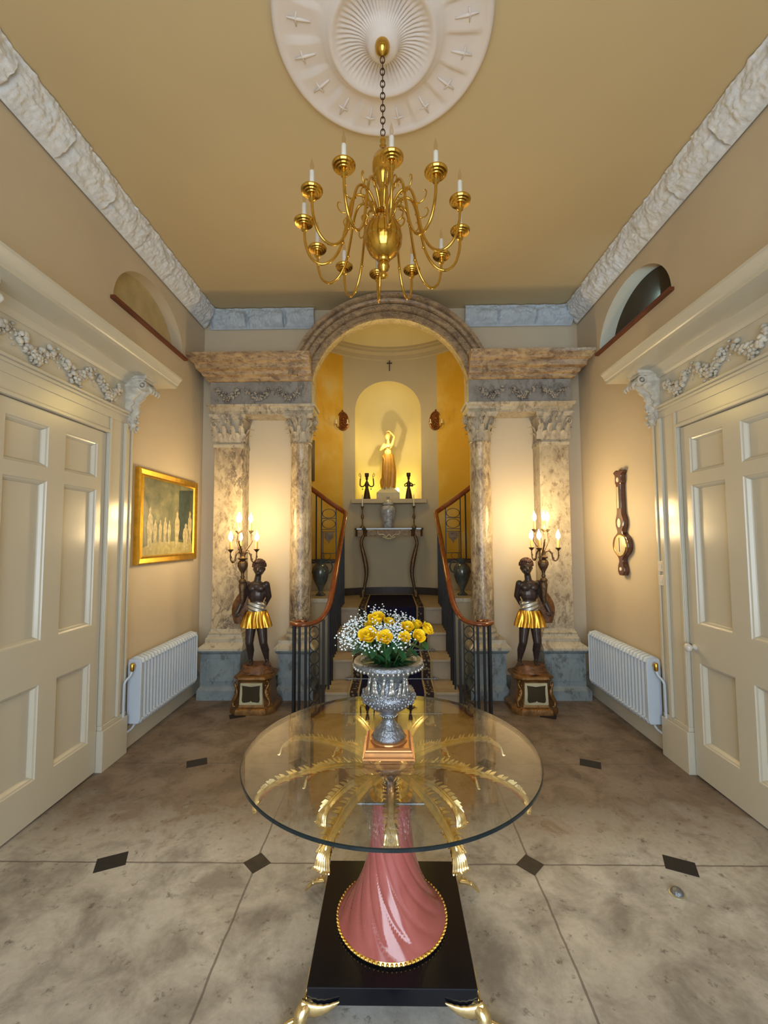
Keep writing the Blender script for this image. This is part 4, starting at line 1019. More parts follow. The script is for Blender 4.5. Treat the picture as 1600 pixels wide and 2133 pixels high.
for i, (y, z) in enumerate(NOSE):
    z0 = z - .19 + .016; yy = y - .045
    b = B().tube([(-.43, yy, z0), (.43, yy, z0)], .0055, 8)
    for s in (-1, 1):
        b.ell((s * .437, yy, z0), (.012, .010, .010), 8, 6); b.lathe([(.003, 0), (.009, .01), (.003, .022)], (s * .405, yy, z0 - .026), 8); b.lathe([(.003, 0), (.009, .01), (.003, .02)], (s * .405, yy, z0 + .005), 8)
    part('stair_rod', b, 'silver', st, auto=60)

def balustrade(s):
    sd = 'left' if s < 0 else 'right'
    t = thing('balustrade', 'iron balustrade with mahogany handrail sweeping up the %s side of the stair' % sd, 'balustrade', (s * .6, 3.9, 0), 'pair of stair balustrades')
    P = lambda x, y, z: (s * x, y, z)
    rail = [P(.80, 3.97, .815)]
    # volute around the newel
    vc = (.775, 3.885); pts = []
    for i in range(15):
        a = radians(60 - 300 * i / 14); r = .055 + .035 * i / 14; pts.append((vc[0] + r * cos(a) * 1.05, vc[1] + r * sin(a)))
    pts = [(vc[0] + .09 * cos(radians(a)) , vc[1] + .085 * sin(radians(a))) for a in range(150, -181, -22)]
    # start at inner curl, run round the outside and sweep up the stair
    curl = [(.775, 3.93), (.82, 3.95), (.865, 3.92), (.875, 3.87), (.84, 3.82), (.78, 3.80), (.71, 3.82), (.64, 3.87), (.595, 3.96), (.572, 4.06)]
    zz = [.80, .80, .80, .80, .80, .80, .805, .825, .88, .955]
    pl = [P(x, y, z) for (x, y), z in zip(curl, zz)] + [P(.562, 4.25, 1.10), P(.56, 4.58, 1.335), P(.56, 5.0, 1.62), P(.56, 5.28, 1.80), P(.572, 5.39, 1.865), P(.63, 5.43, 1.91), P(.78, 5.44, 2.01), P(1.02, 5.44, 2.19), P(1.13, 5.44, 2.27)]
    pth = catmull(pl, 7)
    hb = B().tube(pth, [.031 if i > 8 else .022 + .001 * i for i in range(len(pth))], 12, .62)
    hr = part('handrail', hb, 'handrail_wood', t, auto=180)
    def bar(x, y, z0, z1, r=.0085):
        part('baluster', B().box(s * x - r, s * x + r, y - r, y + r, z0, z1), 'black_iron', t, smooth=False)
    # newel cluster
    for x, y in ((.868, 3.93), (.862, 3.85), (.80, 3.80), (.745, 3.80)): bar(x, y, 0, .80, .010)
    for x, y in ((.60, 3.86),): bar(x, y, 0, .83, .011)
    def railz(y):
        best = min(pth[60:], key=lambda p: abs(p.y - y)); return best.z - .02
    for y, z in ((3.98, .19), (4.10, .19), (4.22, .19), (4.33, .38), (4.44, .38), (4.55, .38), (4.66, .57), (4.78, .57), (4.90, .57), (5.02, .76), (5.14, .76), (5.26, .76)):
        bar(.572, y, z - .005, railz(y))
    # ring panel beside the newel
    def ringpanel(cx, cy, z0, z1, w, n, dx=1, dy=0):
        b = B(); h = (z1 - z0) / n
        for q in (-1, 1):
            x = cx + q * w * dx; y = cy + q * w * dy; b.box(s * x - .005, s * x + .005, y - .005, y + .005, z0 - .02, z1 + .02)
        for k in range(n):
            i0 = len(b.v); b.torus((0, 0, 0), .97, .085, 'y', 24, 6)
            b.tf(Matrix.Translation(P(cx, cy, z0 + h * (k + .5))) @ Matrix.Rotation(s * math.atan2(dy, dx), 4, 'Z') @ Matrix.Diagonal((w * .97, w, h * .5, 1)), i0)
        part('ring_panel', b, 'black_iron', t, auto=60)
    ringpanel(.675, 3.835, .02, .78, .043, 7)
    # upper flight: bars on the string, ring panel
    b0 = 1.28
    for x, z in ((1.03, 2.17), (.96, 2.12)): pass
    for x in (1.10, 1.01, .94): bar(x, 5.44, b0, 1.91 + (x - .63) * .73, .008)
    b = B()
    for x in (.875, .69): b.box(s * x - .006, s * x + .006, 5.434, 5.446, b0, 1.90 + (x - .63) * .70)
    for z in (1.80, 1.66, 1.63, 1.36): b.box(s * .69, s * .875, 5.435, 5.445, z - .004, z + .004)
    for zc in (1.86, 1.73): 
        i0 = len(b.v); b.torus((0, 0, 0), .97, .06, 'y', 28, 6); b.tf(Matrix.Translation(P(.782, 5.44, zc)) @ Matrix.Diagonal((.085, .1, .058, 1)), i0)
    i0 = len(b.v); b.torus((0, 0, 0), .97, .07, 'y', 24, 6); b.tf(Matrix.Translation(P(.80, 5.44, 1.325)) @ Matrix.Diagonal((.045, .06, .04, 1)), i0)
    b.box(s * .855 - .004, s * .855 + .004, 5.436, 5.444, b0, 1.63)
    part('ring_panel', b, 'black_iron', t, auto=60)
    lf = B().prism([(s * (.782 + x), z) for x, z in ((-.06, 1.62), (.06, 1.62), (.055, 1.55), (.02, 1.52), (0, 1.48), (-.02, 1.52), (-.055, 1.55))], lambda u, v, d: (u, d, v), 5.435, 5.445)
    part('leaf_ornament', lf, 'bronze', t, smooth=False)
balustrade(-1); balustrade(1)

# ------------------------------------------------------------------ stair hall things
for s in (-1, 1):
    sd = 'left' if s < 0 else 'right'
    cx, cy, z0 = s * .80, 4.92, .905
    t = thing('dark_urn', 'dark glazed two-handled urn on the low wall behind the %s column' % sd, 'urn', (cx, cy, z0), 'pair of dark urns')
    part('urn_body', B().lathe([(.055, 0), (.06, .01), (.035, .03), (.022, .05), (.03, .07), (.065, .14), (.09, .21), (.098, .27), (.088, .315), (.06, .345), (.042, .36), (.05, .395), (.066, .41), (.055, .41), (.04, .38)], (cx, cy, z0), 32), 'dark_china', t)
    for q in (-1, 1):
        part('handle', B().tube(catmull([(cx + q * .05, cy, z0 + .37), (cx + q * .10, cy, z0 + .38), (cx + q * .135, cy, z0 + .33), (cx + q * .12, cy, z0 + .27), (cx + q * .09, cy, z0 + .25)], 5), .008, 8), 'dark_china', t)
# dark frame on the left curved wall
xa, xb_ = -1.13, -1.245
t = thing('dark_picture', 'dark narrow picture hanging on the ochre wall behind the left column', 'picture', (-1.15, ell_y(1.15), 2.2))
def wp(x, z, d): 
    y = ell_y(x); dv = Vector((x / EA ** 2, (y - EY) / EB ** 2, 0)).normalized(); return (x - dv.x * d, y - dv.y * d, z)
xs_ = (-1.245, -1.02)
o = part('frame', B().add([wp(x, z, d) for d in (.002, .03) for x, z in ((xs_[0], 2.30), (xs_[1], 2.30), (xs_[1], 2.84), (xs_[0], 2.84))], [(0, 1, 2, 3), (4, 5, 6, 7), (0, 1, 5, 4), (1, 2, 6, 5), (2, 3, 7, 6), (3, 0, 4, 7)]), 'dark_board', t, smooth=False)
part('picture_face', B().add([wp(x, z, d) for d in (.029, .033) for x, z in ((-1.215, 2.35), (-1.05, 2.35), (-1.05, 2.79), (-1.215, 2.79))], [(0, 1, 2, 3), (4, 5, 6, 7), (0, 1, 5, 4), (1, 2, 6, 5), (2, 3, 7, 6), (3, 0, 4, 7)]), 'dim_mirror', t, smooth=False)
# crucifix
yw = ell_y(0) - .004
t = thing('crucifix', 'small dark wooden crucifix on the wall above the lit niche', 'crucifix', (-.005, yw, 4.02))
b = B().box(-.012, .002, yw - .014, yw + .003, 3.98, 4.13).box(-.043, .033, yw - .014, yw + .003, 4.085, 4.099)
part('cross', b, 'dark_board', t, bevel=.002)
fgb = B(); fgb.cap((-.005, yw - .02, 4.085), (-.005, yw - .02, 4.03), .006, .005, 8).cap((-.005, yw - .02, 4.03), (-.005, yw - .02, 3.995), .005, .003, 8).ell((-.005, yw - .022, 4.10), .006, 8, 6)
for q in (-1, 1): fgb.cap((-.005, yw - .018, 4.085), (-.005 + q * .03, yw - .018, 4.095), .0035, .0025, 6)
part('figure', fgb, 'bronze', t)
# sconces
for s, cx in ((-1, -.665), (1, .635)):
    sd = 'left' if s < 0 else 'right'; yy = ell_y(cx) - .02; cz_ = 3.185
    t = thing('wall_sconce', 'copper oval mirror-back sconce on the wall %s of the niche' % sd, 'sconce', (cx, yy, cz_), 'pair of copper sconces')
    out = [(cx + .088 * sin(a) * (1 - .12 * cos(a)), cz_ + .135 * cos(a) + (.03 if k == 0 else 0)) for k, a in enumerate([2 * pi * k / 32 for k in range(32)])]
    bp = part('back_plate', B().prism(out, lambda u, v, d: (u, d, v), yy - .012, yy + .03), 'sconce_copper', t, smooth=False, bevel=.004)
    rb = B()
    rr = random.Random(9)
    for k in range(34): a = 2 * pi * k / 34; rb.ell((cx + .078 * sin(a), yy - .016, cz_ + .122 * cos(a)), (.010, .008, .010), 6, 5)
    for k in range(26): a = rr.uniform(0, 6.28); q = rr.uniform(0, .8); rb.ell((cx + .066 * q * sin(a), yy - .015, cz_ + .1 * q * cos(a)), (.011, .010, .014), 6, 5)
    part('relief', rb, 'sconce_copper', t, auto=180)
    for q in (-1, 1):
        ab_ = part('arm', B().tube(catmull([(cx, yy - .02, cz_ - .08), (cx + q * .03, yy - .07, cz_ - .115), (cx + q * .07, yy - .09, cz_ - .10), (cx + q * .078, yy - .09, cz_ - .06)], 5), .005, 8), 'sconce_copper', t)
        part('candle', B().lathe([(.016, 0), (.018, .008), (.008, .01), (.008, .055), (.003, .06)], (cx + q * .078, yy - .09, cz_ - .06), 12), 'ivory', ab_)
# statue in the niche
sx, sy, sz = -.035, 6.22, NZ0
t = thing('niche_statue', 'draped stone female statue on plinth standing in the glowing niche', 'statue', (sx, sy, sz))
part('plinth', B().loft([[(sx + a * w, sy + c * w * .8, sz + z) for a, c in ((-1, -1), (1, -1), (1, 1), (-1, 1))] for z, w in ((0, .165), (.10, .165), (.115, .150), (.125, .135), (.145, .12), (.16, .085), (.175, .08))]), 'statue_plinth', t, auto=25)
b = B(); Q = lambda x, y, z: (sx + x, sy + y, sz + .17 + z)
b.ell(Q(0, 0, .42), (.072, .055, .07)); b.ell(Q(.0, 0, .52), (.056, .042, .07)); b.ell(Q(.004, 0, .60), (.070, .044, .065)); b.ell(Q(-.02, -.035, .595), .026); b.ell(Q(.032, -.035, .595), .026)
b.cap(Q(.006, 0, .65), Q(.002, -.005, .715), .024, .021)
b.ell(Q(-.004, -.008, .765), (.040, .046, .052), 14, 10); b.ell(Q(-.006, -.030, .742), (.026, .024, .028)); b.cap(Q(-.006, -.050, .765), Q(-.006, -.056, .750), .004, .006, 6)
b.ell(Q(-.006, -.048, .733), (.010, .005, .003)); b.ell(Q(.0, .028, .785), (.032, .03, .032)); b.ell(Q(0, 0, .785), (.043, .048, .042))
b.cap(Q(.062, 0, .645), Q(.098, -.01, .76), .024, .019); b.cap(Q(.098, -.01, .76), Q(.03, -.01, .84), .018, .013); b.ell(Q(.012, -.012, .843), (.022, .012, .012))
for k in range(4): b.cap(Q(.004 - .004 * k, -.018 + .010 * k, .845), Q(-.022 - .003 * k, -.02 + .010 * k, .832), .0048, .004, 6)
b.cap(Q(-.058, 0, .645), Q(-.108, -.035, .555), .024, .018); b.cap(Q(-.108, -.035, .555), Q(-.02, -.075, .60), .017, .012); b.ell(Q(-.004, -.078, .608), (.02, .010, .012))
for k in range(4): b.cap(Q(.006, -.08, .615 - .008 * k), Q(.028, -.078, .622 - .009 * k), .0046, .004, 6)
for q in (-1, 1): b.cap(Q(q * .03, -.01, .02), Q(q * .03, -.055, .012), .02, .014)
b.cap(Q(-.03, 0, .02), Q(-.035, 0, .40), .03, .05); b.cap(Q(.03, 0, .02), Q(.035, 0, .40), .03, .05)
bo = part('body', b, 'statue_stone', t); bake_remesh(bo, .0055, 1)
rings = []
for i in range(22):
    q = i / 21; z = .50 - .495 * q; w = .070 + .020 * sin(q * pi * .8) - .004 * q + .008 * q ** 4; ring = []
    for k in range(64):
        a = 2 * pi * k / 64; r = 1 + (.03 + .09 * q) * cos(9 * a + 2.2 * q + .8 * sin(a)); ring.append(Q(.0 + w * r * cos(a) * 1.12 + .012 * sin(q * 3), w * .78 * r * sin(a), z))
    rings.append(ring)
db = B().loft(rings); db.tube(catmull([Q(-.075, -.03, .47), Q(-.05, -.07, .40), Q(-.06, -.085, .25), Q(-.045, -.09, .08), Q(-.05, -.09, .01)], 6), .014, 8)
db.ell(Q(-.085, .02, .08), (.04, .05, .085)); db.ell(Q(-.075, .0, .2), (.022, .03, .03))
part('drapery', db, 'statue_drape_shaded', t, auto=60)
light('niche_front_lamp', 'POINT', (sx - .01, 6.015, 2.90), 6.5, (1.0, 0.80, 0.40), shadow_soft_size=.012)
bl_ = thing('niche_lamp', 'small glowing bulb lamp hidden behind the niche statue', 'lamp', (.10, 6.36, NZ0))
part('base', B().lathe([(.03, 0), (.03, .012), (.012, .016), (.012, .10)], (.10, 6.36, NZ0), 16), 'dark_bronze', bl_)
part('bulb', B().lathe([(.01, .10), (.024, .13), (.028, .155), (.02, .185), (.003, .2)], (.10, 6.36, NZ0), 16), 'niche_bulb', bl_)
light('niche_back_lamp', 'POINT', (.13, 6.38, NZ0 + .27), 2.2, (1.0, 0.80, 0.02), shadow_soft_size=.03)
light('niche_back_lamp_b', 'POINT', (-.24, 6.33, NZ0 + .22), 1.4, (1.0, 0.80, 0.02), shadow_soft_size=.03)
# figurine candleholders on the shelf
def figurine(x, armsup, lab):
    y = 6.07; z = NZ0
    t = thing('figurine_candleholder', lab, 'figurine', (x, y, z), 'figurines on the niche shelf')
    b = B().lathe([(.050, 0), (.050, .01), (.044, .05), (.036, .10), (.026, .15), (.020, .17), (.030, .20), (.030, .23), (.014, .26), (.010, .28)], (x, y, z), 20, lambda a, zz: 1 + .06 * cos(9 * a) * (zz < .16))
    b.ell((x, y, z + .30), (.020, .022, .026), 12, 8)
    part('body', b, 'dark_bronze', t, auto=60)
    part('cup', B().lathe([(.018, .315), (.028, .33), (.030, .375), (.024, .375), (.02, .33)], (x, y, z), 16), 'dark_bronze', t)
    ab_ = B()
    for q in (-1, 1):
        if armsup: pts = [(x + q * .02, y, z + .22), (x + q * .055, y, z + .185), (x + q * .092, y, z + .20), (x + q * .094, y, z + .25), (x + q * .09, y, z + .30)]
        else: pts = [(x + q * .025, y, z + .235), (x + q * .055, y - .01, z + .21), (x + q * .05, y - .03, z + .185), (x + q * .01, y - .04, z + .195)]
        ab_.tube(catmull(pts, 5), .009, 8)
        if armsup: ab_.tube(catmull([(x + q * .09, y, z + .30), (x + q * .085, y, z + .34), (x + q * .10, y, z + .38)], 4), .004, 6); ab_.tube(catmull([(x + q * .088, y, z + .32), (x + q * .11, y, z + .34), (x + q * .112, y, z + .37)], 4), .003, 6); ab_.ell((x + q * .06, y, z + .15), .010, 8, 6)
    if not armsup: ab_.tube([(x - .02, y - .045, z + .19), (x + .09, y - .045, z + .205)], .005, 6)
    part('arm', ab_, 'dark_bronze', t, auto=180)
figurine(-.335, True, 'dark bronze figurine with both arms raised, left end of the niche shelf')
figurine(.255, False, 'dark bronze figurine with folded arms, right end of the niche shelf')
# console table
ty0, ty1, tz = 5.78, 6.02, 1.685
t = thing('console_table', 'narrow gilt console table with curved legs below the niche', 'console table', (-.02, 5.85, .76))
x0, x1 = -.49, .44
top = [(x0, ty1), (x0, ty0 + .05), (x0 + .03, ty0 + .03), (x0 + .10, ty0 + .03), (x0 + .16, ty0), (x1 - .16, ty0), (x1 - .10, ty0 + .03), (x1 - .03, ty0 + .03), (x1, ty0 + .05), (x1, ty1)]
part('tabletop', B().prism(top, lambda u, v, d: (u, v, d), tz - .025, tz), 'dark_china', t, smooth=False, bevel=.004)
ap = B().prism([(x0 + .02, ty1)] + [(a + (.012 if a < 0 else -.012), c + .012) for a, c in top[1:-1]] + [(x1 - .02, ty1)], lambda u, v, d: (u, v, d), tz - .115, tz - .025)
apo = part('apron', ap, 'bronze', t, smooth=False)
ob = B(); yy = ty0 + .004
for (a, c, z0_, z1_) in ((-.30, -.19, tz - .09, tz - .035), (.14, .25, tz - .09, tz - .035)):
    ob.tube([(a, yy, z0_), (c, yy, z0_), (c, yy, z1_), (a, yy, z1_), (a, yy, z0_ - .001)], .0045, 6)
ob.tube(catmull([(-.17, yy, tz - .04), (-.165, yy, tz - .085), (-.10, yy, tz - .09), (-.06, yy, tz - .12), (-.025, yy, tz - .09), (.01, yy, tz - .12), (.05, yy, tz - .09), (.11, yy, tz - .085), (.12, yy, tz - .04)], 5), .006, 6)
for k in range(9): ob.ell((-.10 + .019 * k, yy, tz - .125 - .02 * sin(pi * k / 8)), (.012, .010, .014), 7, 5)
part('gilt_scroll', ob, 'cream_frame', apo, auto=180)
for q in (-1, 1):
    c0 = -.025
    P = lambda dx, y, z: (c0 + q * dx, y, z)
    for yl, nm in ((ty0 + .04, 0),):
        pth = catmull([P(.345, yl, tz - .10), P(.375, yl, tz - .20), P(.35, yl, tz - .32), P(.315, yl, tz - .48), P(.305, yl, tz - .62), P(.33, yl, tz - .78), P(.345, yl, tz - .88), P(.36, yl, .775)], 6)
        lg = part('leg', B().tube(pth, [.021 + .012 * sin(3.0 * i / len(pth) + .3) ** 6 - .004 * i / len(pth) for i in range(len(pth))], 10), 'bronze', t, auto=180)
        part('foot', B().lathe([(.034, 0), (.036, .03), (.030, .05), (.02, .08), (.018, .10)], P(.355, yl, .76), 14), 'bronze', lg)
# things on the console
t = thing('ginger_jar', 'grey patterned lidded jar on the middle of the console table', 'jar', (-.035, 5.88, tz))
part('jar_body', B().lathe([(.055, 0), (.06, .01), (.068, .06), (.085, .14), (.100, .21), (.104, .25), (.094, .285), (.06, .305), (.052, .315)], (-.035, 5.88, tz), 36), 'grey_china', t)
part('lid', B().lathe([(.062, .313), (.072, .32), (.068, .345), (.045, .37), (.02, .385), (.012, .395), (.022, .41), (.020, .425), (.004, .435)], (-.035, 5.88, tz), 28), 'grey_china', t)
for x, lab in ((-.385, 'brass candlestick at the left end of the console table'), (.315, 'brass candlestick at the right end of the console table')):
    t = thing('candlestick', lab, 'candlestick', (x, 5.86, tz), 'pair of candlesticks on the console')
    part('stick', B().lathe([(.035, 0), (.036, .012), (.018, .03), (.010, .05), (.012, .09), (.008, .11), (.018, .135), (.022, .155), (.014, .18), (.008, .20), (.010, .25), (.014, .27), (.020, .285), (.024, .295), (.010, .297)], (x, 5.86, tz), 18), 'bronze', t)
    part('candle', B().lathe([(.009, .29), (.007, .44), (.002, .46)], (x, 5.86, tz), 12), 'ivory' if x > 0 else 'cream_candle', t)

# ------------------------------------------------------------------ the centre table
TX, TY = -.005, 1.675
tb = thing('glass_table', 'round glass table on pink twisted pedestal with gold palm leaves', 'table', (TX, TY, 0))
R_ = .538; zt = .768
part('glass_top', B().lathe([(R_ - .002, 0), (R_ - .002, .011)], (TX, TY, zt - .011), 128), 'table_glass', tb, auto=30)
part('glass_edge', B().lathe([(R_ - .0018, 0), (R_ + .001, .002), (R_ + .001, .010), (R_ - .0018, .012), (R_ - .0018, 0)], (TX, TY, zt - .0115), 160, caps=False), 'glass_rim', tb)
sl = part('base_slab', B().box(-.272, .262, 1.432, 1.965, .096, .15), 'black_lacquer', tb, smooth=False, bevel=.003)
# paws at the slab corners
for qx in (-1, 1):
    for qy in (-1, 1):
        cx0, cy0 = (-.005 + qx * .267), (1.6985 + qy * .267); ang = math.atan2(qy, qx)
        b = B(); ca, sa = cos(ang), sin(ang)
        Q = lambda r, w, z: (cx0 + r * ca - w * sa, cy0 + r * sa + w * ca, z)
        pth = catmull([Q(-.05, 0, .092), Q(-.01, 0, .098), Q(.016, 0, .088), Q(.026, 0, .066), Q(.036, 0, .046)], 5)
        b.tube(pth, [.012 + .010 * sin(pi * i / len(pth)) for i in range(len(pth))], 10)
        for k in range(5):
            w = (k - 2) * .011; l = .105 - .007 * abs(k - 2)
            b.tube(catmull([Q(.022, w * .7, .062), Q(.050, w * 1.6, .052), Q(.080, w * 2.3, .030), Q(l + .006, w * 2.9, .004)], 4), [.0062, .0068, .0072, .0072, .0070, .0070, .0072, .0075, .0075, .0068, .0055, .0045, .003], 8)
            b.ell(Q(.066, w * 1.98, .043), (.0088, .0088, .0084), 8, 6)
        for q in (-1, 1):   # acanthus wings hugging the slab sides
            dx_, dy_ = (-qx, 0) if q > 0 else (0, -qy); nx_, ny_ = (0, qy) if q > 0 else (qx, 0); R_w = []
            for k in range(13):
                u = k / 12; d0 = -.012 + .115 * u; hgt = .024 * (1 - u) ** .7 + .002; th = .011 * (1 - .7 * u); zc = .098 - .012 * sin(pi * u) + .018 * u ** 2
                px_, py_ = cx0 + dx_ * d0 + nx_ * .006, cy0 + dy_ * d0 + ny_ * .006
                R_w.append([(px_ + nx_ * th * cos(a_) , py_ + ny_ * th * cos(a_), zc + (hgt * (1 + .10 * sin(u * 40))) * sin(a_)) for a_ in [2 * pi * m_ / 10 for m_ in range(10)]])
            b.loft(R_w)
        part('paw_foot', b, 'leaf_gold', tb, auto=60)
part('bead_ring', (lambda b: b)(B().lathe([(.198, 0), (.203, .006), (.198, .014), (.18, .016)], (TX, TY + .02, .15), 64)), 'gold', tb)
bb = B()
for k in range(84): a = 2 * pi * k / 84; bb.ell((TX + .202 * cos(a), TY + .02 + .202 * sin(a), .159), (.0055, .0055, .006), 6, 5)
part('bead', bb, 'gold', tb, auto=180, kind='stuff')
# pink twisted pedestal
def pr(z):
    q = (z - .165) / (.60 - .165); return .080 + .117 * (1 - q) ** 3.3 - .010 * q
rings = []
for i in range(61):
    z = .165 + (.60 - .165) * i / 60; ring = []; q = i / 60
    if i == 0: z = .165
    r0 = pr(z)
    for k in range(144):
        a = 2 * pi * k / 144; ph = (a + 2.2 * q ** .75) * 13 / (2 * pi); w = ph % 1.0
        g_ = min(w, 1 - w) * 2; r = r0 * (1 - .055 * math.exp(-(g_ / .16) ** 2) * min(1, q * 9) ) + .0018 * sin(pi * w) * (1 - q)
        ring.append((TX + r * cos(a), TY + .02 * (1 - q) + r * sin(a), z + (.012 * math.exp(-(i / 3) ** 2) if i < 3 else 0) * 0))
    rings.append(ring)
part('twisted_pedestal', B().loft(rings), 'pink_lacquer', tb, auto=60)
part('collar', B().lathe([(.074, .59), (.080, .595), (.080, .602), (.066, .61), (.060, .625), (.068, .632), (.066, .64), (.046, .65), (.04, .69)], (TX, TY, 0), 40), 'gold', tb)
part('hub', B().lathe([(.03, .64), (.050, .655), (.040, .675), (.055, .69), (.060, .705), (.045, .72), (.03, .725)], (TX, TY, 0), 32, lambda a, z: 1 + .05 * cos(12 * a)), 'leaf_gold', tb)
part('cross_bar', B().tube([(TX - .125, TY - .17, .66), (TX + .125, TY - .17, .66)], .0045, 8).tube([(TX, TY - .17, .66), (TX, TY - .03, .67)], .004, 6), 'silver', tb)
def palm(ang, long):
    b = B(); ca, sa = cos(ang), sin(ang)
    Q = lambda r, w, z: (TX + r * ca - w * sa, TY + r * sa + w * ca, z)
    pr_ = [(.045, .672), (.075, .704), (.13, .728), (.22, .742), (.33, .742), (.42, .727), (.465, .702), (.480, .672)] if long else [(.045, .655), (.07, .685), (.12, .706), (.19, .712), (.25, .700), (.295, .675), (.310, .645)]
    pth = catmull([(r, 0, z) for r, z in pr_], 7); n = len(pth)
    b.tube([Q(p.x, 0, p.z) for p in pth], [.0060 - .003 * i / n for i in range(n)], 6)
    rings = []
    for i, p in enumerate(pth):       # channelled blade
        q = i / (n - 1); w = (.0165 if long else .015) * sin(pi * min(1, .12 + .80 * q)) ** .6
        rings.append([Q(p.x, w * v, p.z - .010 * abs(v) ** 1.5 + .001) for v in (-1, -.5, 0, .5, 1)])
    b.loft(rings, closed=False, caps=False)
    m = 30 if long else 19
    for k in range(m):                # leaflets along both edges
        q = .06 + .90 * k / m; i = int(q * (n - 1)); p = pth[i]; d = (pth[min(i + 1, n - 1)] - pth[i - 1]).normalized()
        w = (.0165 if long else .015) * sin(pi * min(1, .12 + .80 * q)) ** .6
        for sg in (-1, 1):
            l = .021 + .006 * sin(q * pi) + .003 * (k % 2)
            A = Q(p.x - .006 * d.x, sg * w * .9, p.z - .010); Bp = Q(p.x + .010 * d.x, sg * w * .9, p.z - .010 + .01 * d.z)
            T = Q(p.x + l * d.x * .9, sg * (w + l * .50), p.z + l * d.z * .9 + .004); U = Q(p.x + l * .4 * d.x, sg * (w + l * .28), p.z - .001)
            b.add([A, Bp, T, U], [(0, 1, 2, 3)])
            b.add([(A[0], A[1], A[2] - .002), (Bp[0], Bp[1], Bp[2] - .002), (T[0], T[1], T[2] - .001), U], [(0, 2, 1), (0, 3, 2)])
    p = pth[-1]
    for k in range(7):                # curled fan tip
        w = (k - 3) * .0055; b.tube(catmull([Q(p.x - .02, w * .5, p.z + .028), Q(p.x + .004, w, p.z + .010), Q(p.x + .010, w * 1.3, p.z - .016), Q(p.x + .018, w * 1.6, p.z - .022 + .002 * abs(k - 3))], 3), [.004] * 8 + [.003, .002], 6)
    return part('palm_leaf', b, 'leaf_gold', tb, auto=50)
for k in range(8): palm(radians(22.5 + 45 * k), True)
for k in range(8): palm(radians(45 * k), False)

# ------------------------------------------------------------------ vase with flowers
VX, VY, VZ = -.0125, 1.655, .769
t = thing('silver_urn', 'silver relief urn on gilded square base at the centre of the glass table', 'vase', (VX, VY, VZ))
V = lambda w, z, o=0: [(VX + a * w, VY + c * w, VZ + z) for a, c in ((-1, -1), (1, -1), (1, 1), (-1, 1))]
part('square_base', B().loft([V(.092, 0), V(.092, .008), V(.088, .010), V(.086, .013), V(.086, .024), V(.082, .026), V(.080, .030), V(.073, .036)]), 'copper_wood', t, auto=20)
part('round_base', B().lathe([(.066, .034), (.069, .037), (.068, .042), (.062, .045)], (VX, VY, VZ), 40), 'copper_wood', t)
vp = [(.058, .043), (.061, .047), (.060, .055), (.055, .060), (.050, .070), (.036, .086), (.024, .100), (.022, .112), (.026, .118), (.031, .124), (.026, .131), (.034, .138), (.066, .154), (.090, .176), (.0985, .194), (.094, .210), (.080, .224), (.072, .238), (.071, .250), (.075, .264), (.083, .276), (.094, .287), (.106, .295), (.108, .299), (.118, .300), (.127, .305), (.131, .312), (.130, .320), (.126, .326), (.116, .329), (.106, .325), (.100, .312)]
def gad(a, z): return 1 + (.035 * abs(cos(12 * a)) if .060 < z < .090 else 0) + (.012 * cos(26 * a) if .300 < z < .314 else 0) + (.02 * cos(14 * a) * (.145 < z < .17))
part('urn_bowl', B().lathe(vp, (VX, VY, VZ), 104, gad), 'silver', t, auto=60)
rb = B(); rr = random.Random(21)
for k in range(9):      # figure frieze
    a = -pi / 2 + (k - 4) * .25 + rr.uniform(-.07, .07); r = .075; h = .060 + rr.uniform(-.024, .018)
    p = lambda da, z, dr=0: (VX + (r + dr) * cos(a + da), VY + (r + dr) * sin(a + da), VZ + z)
    ln = rr.uniform(-.14, .14); rb.cap(p(-.05, .218, .010), p(ln * .6, .222 + h * .35, .007), .005, .006, 6); rb.cap(p(.06, .218, .010), p(ln * .6, .222 + h * .35, .007), .005, .006, 6); rb.cap(p(ln * .6, .222 + h * .35, .007), p(ln, .222 + h * .65, .004), .0075, .007, 6); rb.ell(p(ln * 1.2, .222 + h * .86, .005), .0062, 8, 6)
    rb.cap(p(0, .222 + h * .5, .006), p(rr.choice((-.14, .14)), .222 + h * rr.uniform(.3, .9), .006), .003, .002, 5); rb.cap(p(0, .222, .008), p(rr.choice((-.10, .10)), .206, .016), .004, .003, 5)
part('figure_relief', rb, 'silver_relief', t, auto=180); rb = B()
for k in range(40):      # leaf band on the belly
    a = 2 * pi * k / 40
    for z, r, s_ in ((.194, .0975, .0060), (.179, .092, .0055), (.208, .094, .0052)):
        a2 = a + (z * 40); rb.ell((VX + r * cos(a2), VY + r * sin(a2), VZ + z + .004 * sin(a * 7)), (s_, s_, s_ * 1.1), 6, 5)
part('leaf_band', rb, 'silver', t, auto=180); rb = B()
for k in range(44): a = 2 * pi * k / 44; rb.ell((VX + .129 * cos(a), VY + .129 * sin(a), VZ + .306), (.006, .006, .007), 6, 5)
part('rim_beading', rb, 'silver_relief', t, auto=180); rb = B()
for k in range(20): a = 2 * pi * k / 20; rb.ell((VX + .031 * cos(a), VY + .031 * sin(a), VZ + .124), .0038, 6, 5)
part('stem_beading', rb, 'silver_relief', t, auto=180)
part('flower_foam', B().lathe([(.02, .28), (.088, .28), (.086, .300), (.03, .304)], (VX, VY, VZ), 24), 'leaf_green', t)

